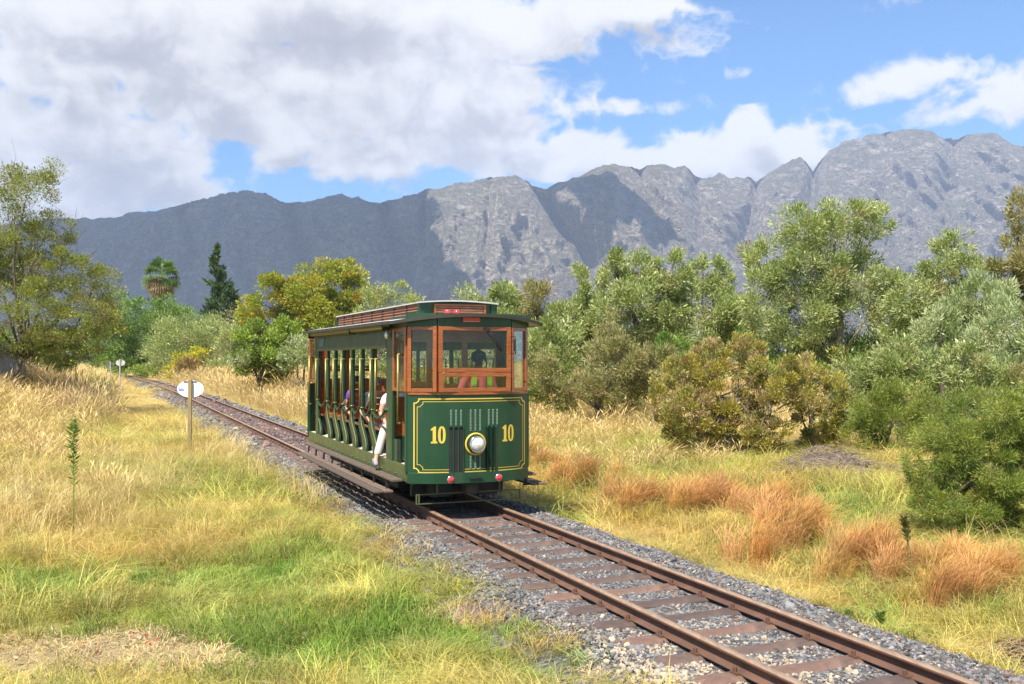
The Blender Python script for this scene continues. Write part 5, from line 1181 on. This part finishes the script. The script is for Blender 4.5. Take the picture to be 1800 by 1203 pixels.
# bulkheads with panels and openings
for yb, sg in ((1.06, 1), (6.98, -1)):
    b = MB()
    MB().box(-.92, .92, yb - .03, yb + .03, .69, 1.06).build('bulkhead_panel', M_green, tram)
    for k in range(5): MB().box(-.92, .92, yb - .028, yb + .028, 1.063 + k * .125, 1.185 + k * .125).build('bulkhead_board', M_woodh, tram)
    for x in (-.88, -.30, .30, .88): b.box(x - .045, x + .045, yb - .03, yb + .03, 1.69, 2.80)
    b.box(-.92, .92, yb - .028, yb + .028, 2.56, 2.80); b.build('bulkhead_frame', M_wood, tram)
MB().box(-.935, -.925, .5, .62, .70, 1.05).build('side_panel_slot', M_black, tram)
MB().box(-.95, -.90, .62, .86, .69, 1.04).box(.90, .95, .62, .86, .69, 1.04).build('entry_panel', M_green, tram)
MB().box(-.08, .10, -.1, .08, .69, 1.62).lathe([(.001, 1.62), (.15, 1.62), (.15, 1.66), (.001, 1.68)], 16, (0, 0, 0), 'z').tube([(0, 0, 1.68), (-.16, -.05, 1.72)], .018, 6).build('controller', M_black, tram, loc=(-.28, .15, 0))
MB().tube([(.52, .25, .69), (.52, .25, 1.45)], .03, 8).tube([(.40, .25, 1.45), (.64, .25, 1.45)], .018, 6).build('brake_handle', M_brass, tram)
# ---------------------------------------------------------------- people
def tpoint(x, y, z):
    p = trk([0])[0]; return np.array([T0[0] + x * RGT[0] + y * DIR[0], T0[1] + x * RGT[1] + y * DIR[1], z])
def skin_obj(name, verts, edges, m, parent, root=0, sub=2):
    me = bpy.data.meshes.new(name); me.from_pydata([tuple(v[:3]) for v in verts], edges, []); me.materials.append(m); o = link(name, me, parent)
    o.modifiers.new('skin', 'SKIN').use_smooth_shade = True
    me.skin_vertices or None
    if not me.skin_vertices: 
        bm = bmesh.new(); bm.from_mesh(me); bm.verts.layers.skin.verify(); bm.to_mesh(me); bm.free()
    for i, v in enumerate(verts):
        r = v[3]; me.skin_vertices[0].data[i].radius = r if isinstance(r, tuple) else (r, r)
        me.skin_vertices[0].data[i].use_root = (i == root)
    s = o.modifiers.new('subsurf', 'SUBSURF'); s.levels = sub; s.render_levels = sub
    return o
def person(label, pos, rz, sit, skin, shirt, trou, shoe, hair, arms, legs, lean=0.0, turn=0.0, sleeve=.55, group=None, cap=None, glasses=False, vest=None, long_sleeve=False):
    """frame: x right of the figure as the camera sees it, -y forward, z up from the pelvis height given in pos"""
    t = setp(empty('person', pos, rz), label, 'person', group)
    f = -lean; J = {}
    J['pel'] = (0, 0, .06); J['sp'] = (0, f * .25, .24); J['ch'] = (0, f * .6, .42); J['nb'] = (0, f * .85, .545); J['nk'] = (0, f * .92, .60); J['hd'] = (0, f - .012, .70); J['ht'] = (0, f - .005, .80)
    for s, n in ((-1, 'l'), (1, 'r')):
        J['sh' + n] = (s * .17, f * .75, .50); e, w = arms[0 if s < 0 else 1]; J['el' + n] = e; J['wr' + n] = w
        J['hp' + n] = (s * .09, 0, .0); k, a, to = legs[0 if s < 0 else 1]; J['kn' + n] = k; J['an' + n] = a; J['to' + n] = to
    V = []; E = []; ix = {}
    def v(n, r, p=None): ix[n] = len(V); V.append(tuple(p or J[n]) + (r,)); return ix[n]
    for n, r in (('pel', (.13, .10)), ('sp', (.12, .09)), ('ch', (.15, .10)), ('nb', (.07, .06)), ('nk', .05), ('hd', (.075, .095)), ('ht', (.06, .07))): v(n, r)
    for a, b in (('pel', 'sp'), ('sp', 'ch'), ('ch', 'nb'), ('nb', 'nk'), ('nk', 'hd'), ('hd', 'ht')): E.append((ix[a], ix[b]))
    for n in 'lr':
        for j, r in (('sh', .062), ('el', .042), ('wr', .029), ('hp', .085), ('kn', .056), ('an', .038), ('to', .03)): v(j + n, r)
        E += [(ix['nb'], ix['sh' + n]), (ix['sh' + n], ix['el' + n]), (ix['el' + n], ix['wr' + n]), (ix['pel'], ix['hp' + n]), (ix['hp' + n], ix['kn' + n]), (ix['kn' + n], ix['an' + n]), (ix['an' + n], ix['to' + n])]
        w = Vector(J['wr' + n]); d = (w - Vector(J['el' + n])).normalized(); sd = d.cross(Vector((0, -1, .2))).normalized() * (.028)
        pm = v('pm' + n, (.03, .018), tuple(w + d * .065)); E.append((ix['wr' + n], pm))
        for q, ln in ((-1, .062), (-.35, .075), (.35, .07), (1, .055)):
            a = v('fa%s%s' % (n, q), .0095, tuple(w + d * .10 + sd * q)); b = v('fb%s%s' % (n, q), .008, tuple(w + d * (.10 + ln) + sd * q * 1.15 + Vector((0, 0, -.018)))); E += [(pm, a), (a, b)]
        a = v('th' + n, .011, tuple(w + d * .05 + sd * 1.6)); b = v('tb' + n, .009, tuple(w + d * .09 + sd * 2.0)); E += [(ix['wr' + n], a), (a, b)]
    body = skin_obj('body', V, E, skin, t, ix['pel'])
    # head detail
    hd = Vector(J['hd']); M = Matrix.Rotation(turn, 4, 'Z')
    def H(x, y, z): return tuple(hd + (M @ Vector((x, y, z))))
    MB().tube([H(0, -.088, .035), H(0, -.112, .0), H(0, -.092, -.012)], [.010, .017, .012], 6).build('nose', skin, t)
    for s in (-1, 1):
        MB().lathe([(.001, -.011), (.008, -.008), (.011, 0), (.008, .008)], 8, H(s * .032, -.086, .035)).build('eye', M_black if True else 0, t)
        MB().lathe([(.001, -.012), (.022, -.008), (.028, 0), (.018, .01)], 8, H(s * .078, .0, .02), 'x').build('ear', skin, t)
    MB().bar(H(-.024, -.089, -.042), H(.024, -.089, -.042), .010, .010).build('mouth', MATS['lip'], t)
    rows = []
    for z, r in ((-.02, .0885), (.03, .098), (.075, .096), (.105, .078), (.125, .045), (.133, .005)):
        rows.append([H(r * .90 * math.cos(q), (.018 + r * 1.02 * math.sin(q)) if z > .05 else max(.018 + r * 1.02 * math.sin(q), -.03), z) for q in np.linspace(0, 2 * math.pi, 19)])
    MB().grid(rows).build('hair', hair, t)
    if cap:
        c = MB(); rows = [[H(r * .95 * math.cos(q), r * 1.12 * math.sin(q) + .0, z) for q in np.linspace(0, 2 * math.pi, 21)] for z, r in ((.045, .104), (.10, .104), (.135, .08), (.15, .03), (.152, .003))]
        c.grid(rows); c.grid([[H(.085 * math.cos(q) * k, -.06 - .115 * k * math.sin(q), .05 - .02 * k) for q in np.linspace(0, math.pi, 9)] for k in (.2, .6, 1.0)], False); c.build('cap', cap, t, fix=False)
    if glasses: MB().bar(H(-.062, -.094, .036), H(-.010, -.10, .036), .03, .034).bar(H(.010, -.10, .036), H(.062, -.094, .036), .03, .034).bar(H(-.07, -.09, .045), H(.07, -.09, .045), .01, .008).build('sunglasses', M_black, t)
    # clothes follow the body a little outside it
    sv = [J['pel'] + ((.155, .125),), J['sp'] + ((.145, .115),), J['ch'] + ((.175, .122),), tuple(np.array(J['nb']) + [0, 0, .01]) + ((.085, .072),)]; se = [(0, 1), (1, 2), (2, 3)]
    for n in 'lr':
        k = len(sv); sh = np.array(J['sh' + n]); el = np.array(J['el' + n]); wr = np.array(J['wr' + n])
        sv += [tuple(sh) + (.078,), tuple(sh + (el - sh) * (1.0 if long_sleeve else sleeve)) + (.060,)]; se += [(3, k), (k, k + 1)]
        if long_sleeve: sv.append(tuple(el + (wr - el) * .9) + (.042,)); se.append((k + 1, k + 2))
    skin_obj('shirt', sv, se, shirt, t, 0)
    if vest:
        c = Vector(J['ch'])
        for s in (-1, 1): MB().grid([[(s * x, c.y - .155 - .02 * (1 - x / .2), c.z + z) for x in (.085, .12, .165)] for z in (-.30, -.1, .06, .11)]).build('vest_panel', vest, t, fix=False)
    tv = [tuple(np.array(J['pel']) + [0, 0, .03]) + ((.15, .12),)]; te = []
    for n in 'lr':
        k = len(tv); tv += [J['hp' + n] + (.105,), J['kn' + n] + (.076,), tuple(np.array(J['kn' + n]) * .12 + np.array(J['an' + n]) * .88) + (.062,)]; te += [(0, k), (k, k + 1), (k + 1, k + 2)]
    skin_obj('trousers', tv, te, trou, t, 0)
    for n in 'lr':
        a = np.array(J['an' + n]); o = np.array(J['to' + n]); d = (o - a); d[2] = 0
        skin_obj('shoe', [tuple(a - d * .25 + [0, 0, -.02]) + (.042,), tuple(a + [0, 0, -.01]) + (.05,), tuple(a + d * .6 + [0, 0, -.035]) + ((.046, .036),), tuple(o + d * .1 + [0, 0, -.012]) + ((.036, .026),)], [(0, 1), (1, 2), (2, 3)], shoe, t, 1, 1)
    return t
mat('lip', (.30, .09, .075), .5)
SITLEG = [((-.11, -.44, .02), (-.11, -.42, -.40), (-.11, -.56, -.44)), ((.11, -.44, .02), (.11, -.42, -.40), (.11, -.56, -.44))]
LAP = [((-.25, -.05, .24), (-.16, -.30, .14)), ((.25, -.05, .24), (.16, -.30, .14))]
GP = 'passengers on the tram benches'
person('passenger in a purple top and sunglasses on a tram bench', tpoint(-.68, 4.40, 1.14), TH, True, M_skin, M_purple, M_navy, M_shoe, M_hair, [((-.27, -.02, .24), (-.24, -.26, .16)), LAP[1]], SITLEG, glasses=True, group=GP)
person('passenger in a loose white shirt one bench ahead of the purple top', tpoint(-.68, 3.02, 1.14), TH, True, M_skin, M_shirt, M_navy, M_shoe, M_hairg, [((-.28, -.06, .22), (-.22, -.30, .10)), LAP[1]], SITLEG, lean=.05, group=GP, sleeve=.85)
person('passenger in white with pale trousers and one leg stepped out on the running board', tpoint(-.60, 2.05, 1.14), TH, True, M_skin, M_shirt, M_trou, M_shoe, M_hair, [((-.27, -.08, .24), (-.22, -.32, .05)), LAP[1]], [((-.28, -.40, -.0), (-.46, -.52, -.50), (-.49, -.68, -.545)), ((.10, -.42, .02), (.10, -.40, -.38), (.10, -.54, -.42))], lean=.06, group=GP)
person('tram driver standing in the cab in a dark cap, pink top and lime vest', tpoint(.17, .05, 1.56), TH, False, M_skind, M_pink, M_navy, M_shoe, M_hair, [((-.28, .04, .24), (-.30, -.08, .02)), ((.28, .04, .24), (.30, -.06, .02))], [((-.10, -.02, -.42), (-.10, .02, -.80), (-.11, -.14, -.845)), ((.10, -.02, -.42), (.10, .02, -.80), (.11, -.14, -.845))], cap=M_black, turn=R(55), vest=M_vest, long_sleeve=True)
_b = tpoint(-.60, 1.62, 1.16)
bagm = MB().box(-.15, .15, -.09, .09, .02, .34); bag = setp(bagm.build('bag', M_navy, None, bevel=.05, loc=_b), 'dark bag on the lap of the passenger with the leg out', 'bag'); bag.rotation_euler = (0, 0, TH)

# ---------------------------------------------------------------- signs and fence
def disc_sign(px, py, Y, dia, post_h, label, tilt, m_disc, m_post, top_off=.06, blue=False):
    c = at(px, py, Y); b = c.copy(); b[2] = float(gz(c[0], c[1])) - .1
    t = setp(empty('track_sign', b, tilt), label, 'sign'); H = c[2] - b[2]
    MB().box(-.045, .045, -.045, .045, 0, H + dia * .36).build('post', m_post, t, bevel=.008)
    dm = MB().lathe([(.001, .055), (dia / 2, .055), (dia / 2, .075), (.001, .075)], 40, (0, 0, 0), 'y', False); dm.v = [(x, y, z * .66 + H) for x, y, z in dm.v]; d = dm.build('sign_disc', m_disc, t)
    br = MB().box(-.17, .17, .046, .054, H + dia * .24, H + dia * .30).build('bracket', M_steel, t)
    if blue:
        p = MB()
        for k, h in enumerate((.10, .06, .09, .06)): p.box(-dia * .44 + k * .035, -dia * .44 + k * .035 + .022, .050, .0545, H - .06, H - .06 + h)
        p.build('blue_print', M_blue, t)
    return t
disc_sign(334, 684, 26, .68, 1.5, 'oval white sign on a wooden post in the near left grass', R(6), M_white, M_post, blue=True)
disc_sign(211, 638, 74, .72, 2, 'far oval grey sign on a post beside the distant track', R(-4), mat('pale_grey_sign', (.42, .42, .42), .6), M_fence)
disc_sign(194, 641, 82, .6, 2, 'small far sign half hidden left of the oval grey one', R(30), M_steel, M_fence)
def fence():
    a = at(-40, 640, 41); b = at(48, 640, 47); n = 24
    t = setp(empty('fence', (a[0], a[1], float(gz(a[0], a[1])))), 'weathered grey board fence under the airy tree at the left edge', 'fence'); me = None
    d = b - a; d[2] = 0; L = np.linalg.norm(d); ang = math.atan2(d[1], d[0]); g = np.random.default_rng(2)
    for i in range(n):
        q = (i + .5) / n; top = at(0, 597 + 12 * q, 41 + 6 * q)[2] - t.location.z
        o = MB().box(-L / n * .42, L / n * .42, -.012, .012, -.1, top + g.uniform(-.03, .03)).build('fence_board', M_fence, t); o.location = tuple(d * q) ; o.rotation_euler = (0, g.normal(0, .015), ang)
    for z in (.5, 1.3):
        o = MB().box(0, L, .014, .05, z, z + .09).build('fence_rail', M_fence, t); o.rotation_euler = (0, 0, ang)
fence()
# pale stone at the bottom edge, scattered stones and fallen leaves on the bare patch
def rock(px, py, w, d, h, label, seed, m, name='stone'):
    g = np.random.default_rng(seed); p = on_ground(px, py, -.25); p[2] = float(gz(p[0], p[1])); bm = bmesh.new(); bmesh.ops.create_icosphere(bm, subdivisions=3, radius=1)
    for v in bm.verts:
        k = 1 + .30 * float(fbm(v.co.x * 1.3 + seed, v.co.y * 1.3, v.co.z * 1.3, 3)); x, y, z = v.co * k
        v.co = (math.copysign(abs(x) ** .8, x) * w, math.copysign(abs(y) ** .8, y) * d, max(math.copysign(abs(z) ** .6, z) * h, -.05))
    me = bpy.data.meshes.new(name); bm.to_mesh(me); bm.free(); me.materials.append(m); return setp(link(name, me, None, p), label, 'stone')
rock(482, 1196, .125, .10, .045, 'pale weathered flat stone at the bottom edge of the grass', 3, M_palestone)
rock(986, 1176, .025, .025, .028, 'small white pebble at the bottom edge between grass and gravel', 5, M_white, 'pebble')
rock(1372, 768 + 18, .30, .2, .10, 'low pale rock beneath the yellow brown shrub', 7, M_palestone)
def leafprotos():
    out = []
    for s in range(3):
        g = np.random.default_rng(70 + s); V = [(0, -.5, 0), (.22, -.1, .06), (.16, .25, .04), (0, .5, .10), (-.16, .25, .05), (-.22, -.1, .02), (0, 0, -.02)]
        F = [(6, 0, 1), (6, 1, 2), (6, 2, 3), (6, 3, 4), (6, 4, 5), (6, 5, 0)]; out.append(proto('fallen_leaf', np_mesh('fallen_leaf', np.array(V) + g.normal(0, .03, (7, 3)), np.array(F), M_grass, False, {'tint': np.ones((7, 3))})))
    return out
n = 420; x = rng.normal(-3.5, 1.4, n); y = rng.normal(8.9, .6, n); x[300:] = rng.normal(1.0, .9, 120); y[300:] = rng.normal(7.0, .25, 120)
s_, u_2 = to_trk(x, y); k = np.abs(u_2) > 2.2; x, y = x[k], y[k]; n = len(x)
cl_ = np.array([(.42, .20, .10), (.50, .36, .22), (.60, .50, .36), (.33, .12, .07), (.28, .20, .12)])[rng.integers(0, 5, n)] * rng.uniform(.7, 1.25, (n, 1))
sz = rng.uniform(.045, .11, n)
scatter('fallen_leaves', np.stack([x, y, ztop(x, y) + .018], 1), np.stack([rng.normal(0, .4, n), rng.normal(0, .4, n), rng.uniform(0, 6.28, n)], 1), np.repeat(sz[:, None], 3, 1), rng.integers(0, 3, n), cl_, leafprotos())
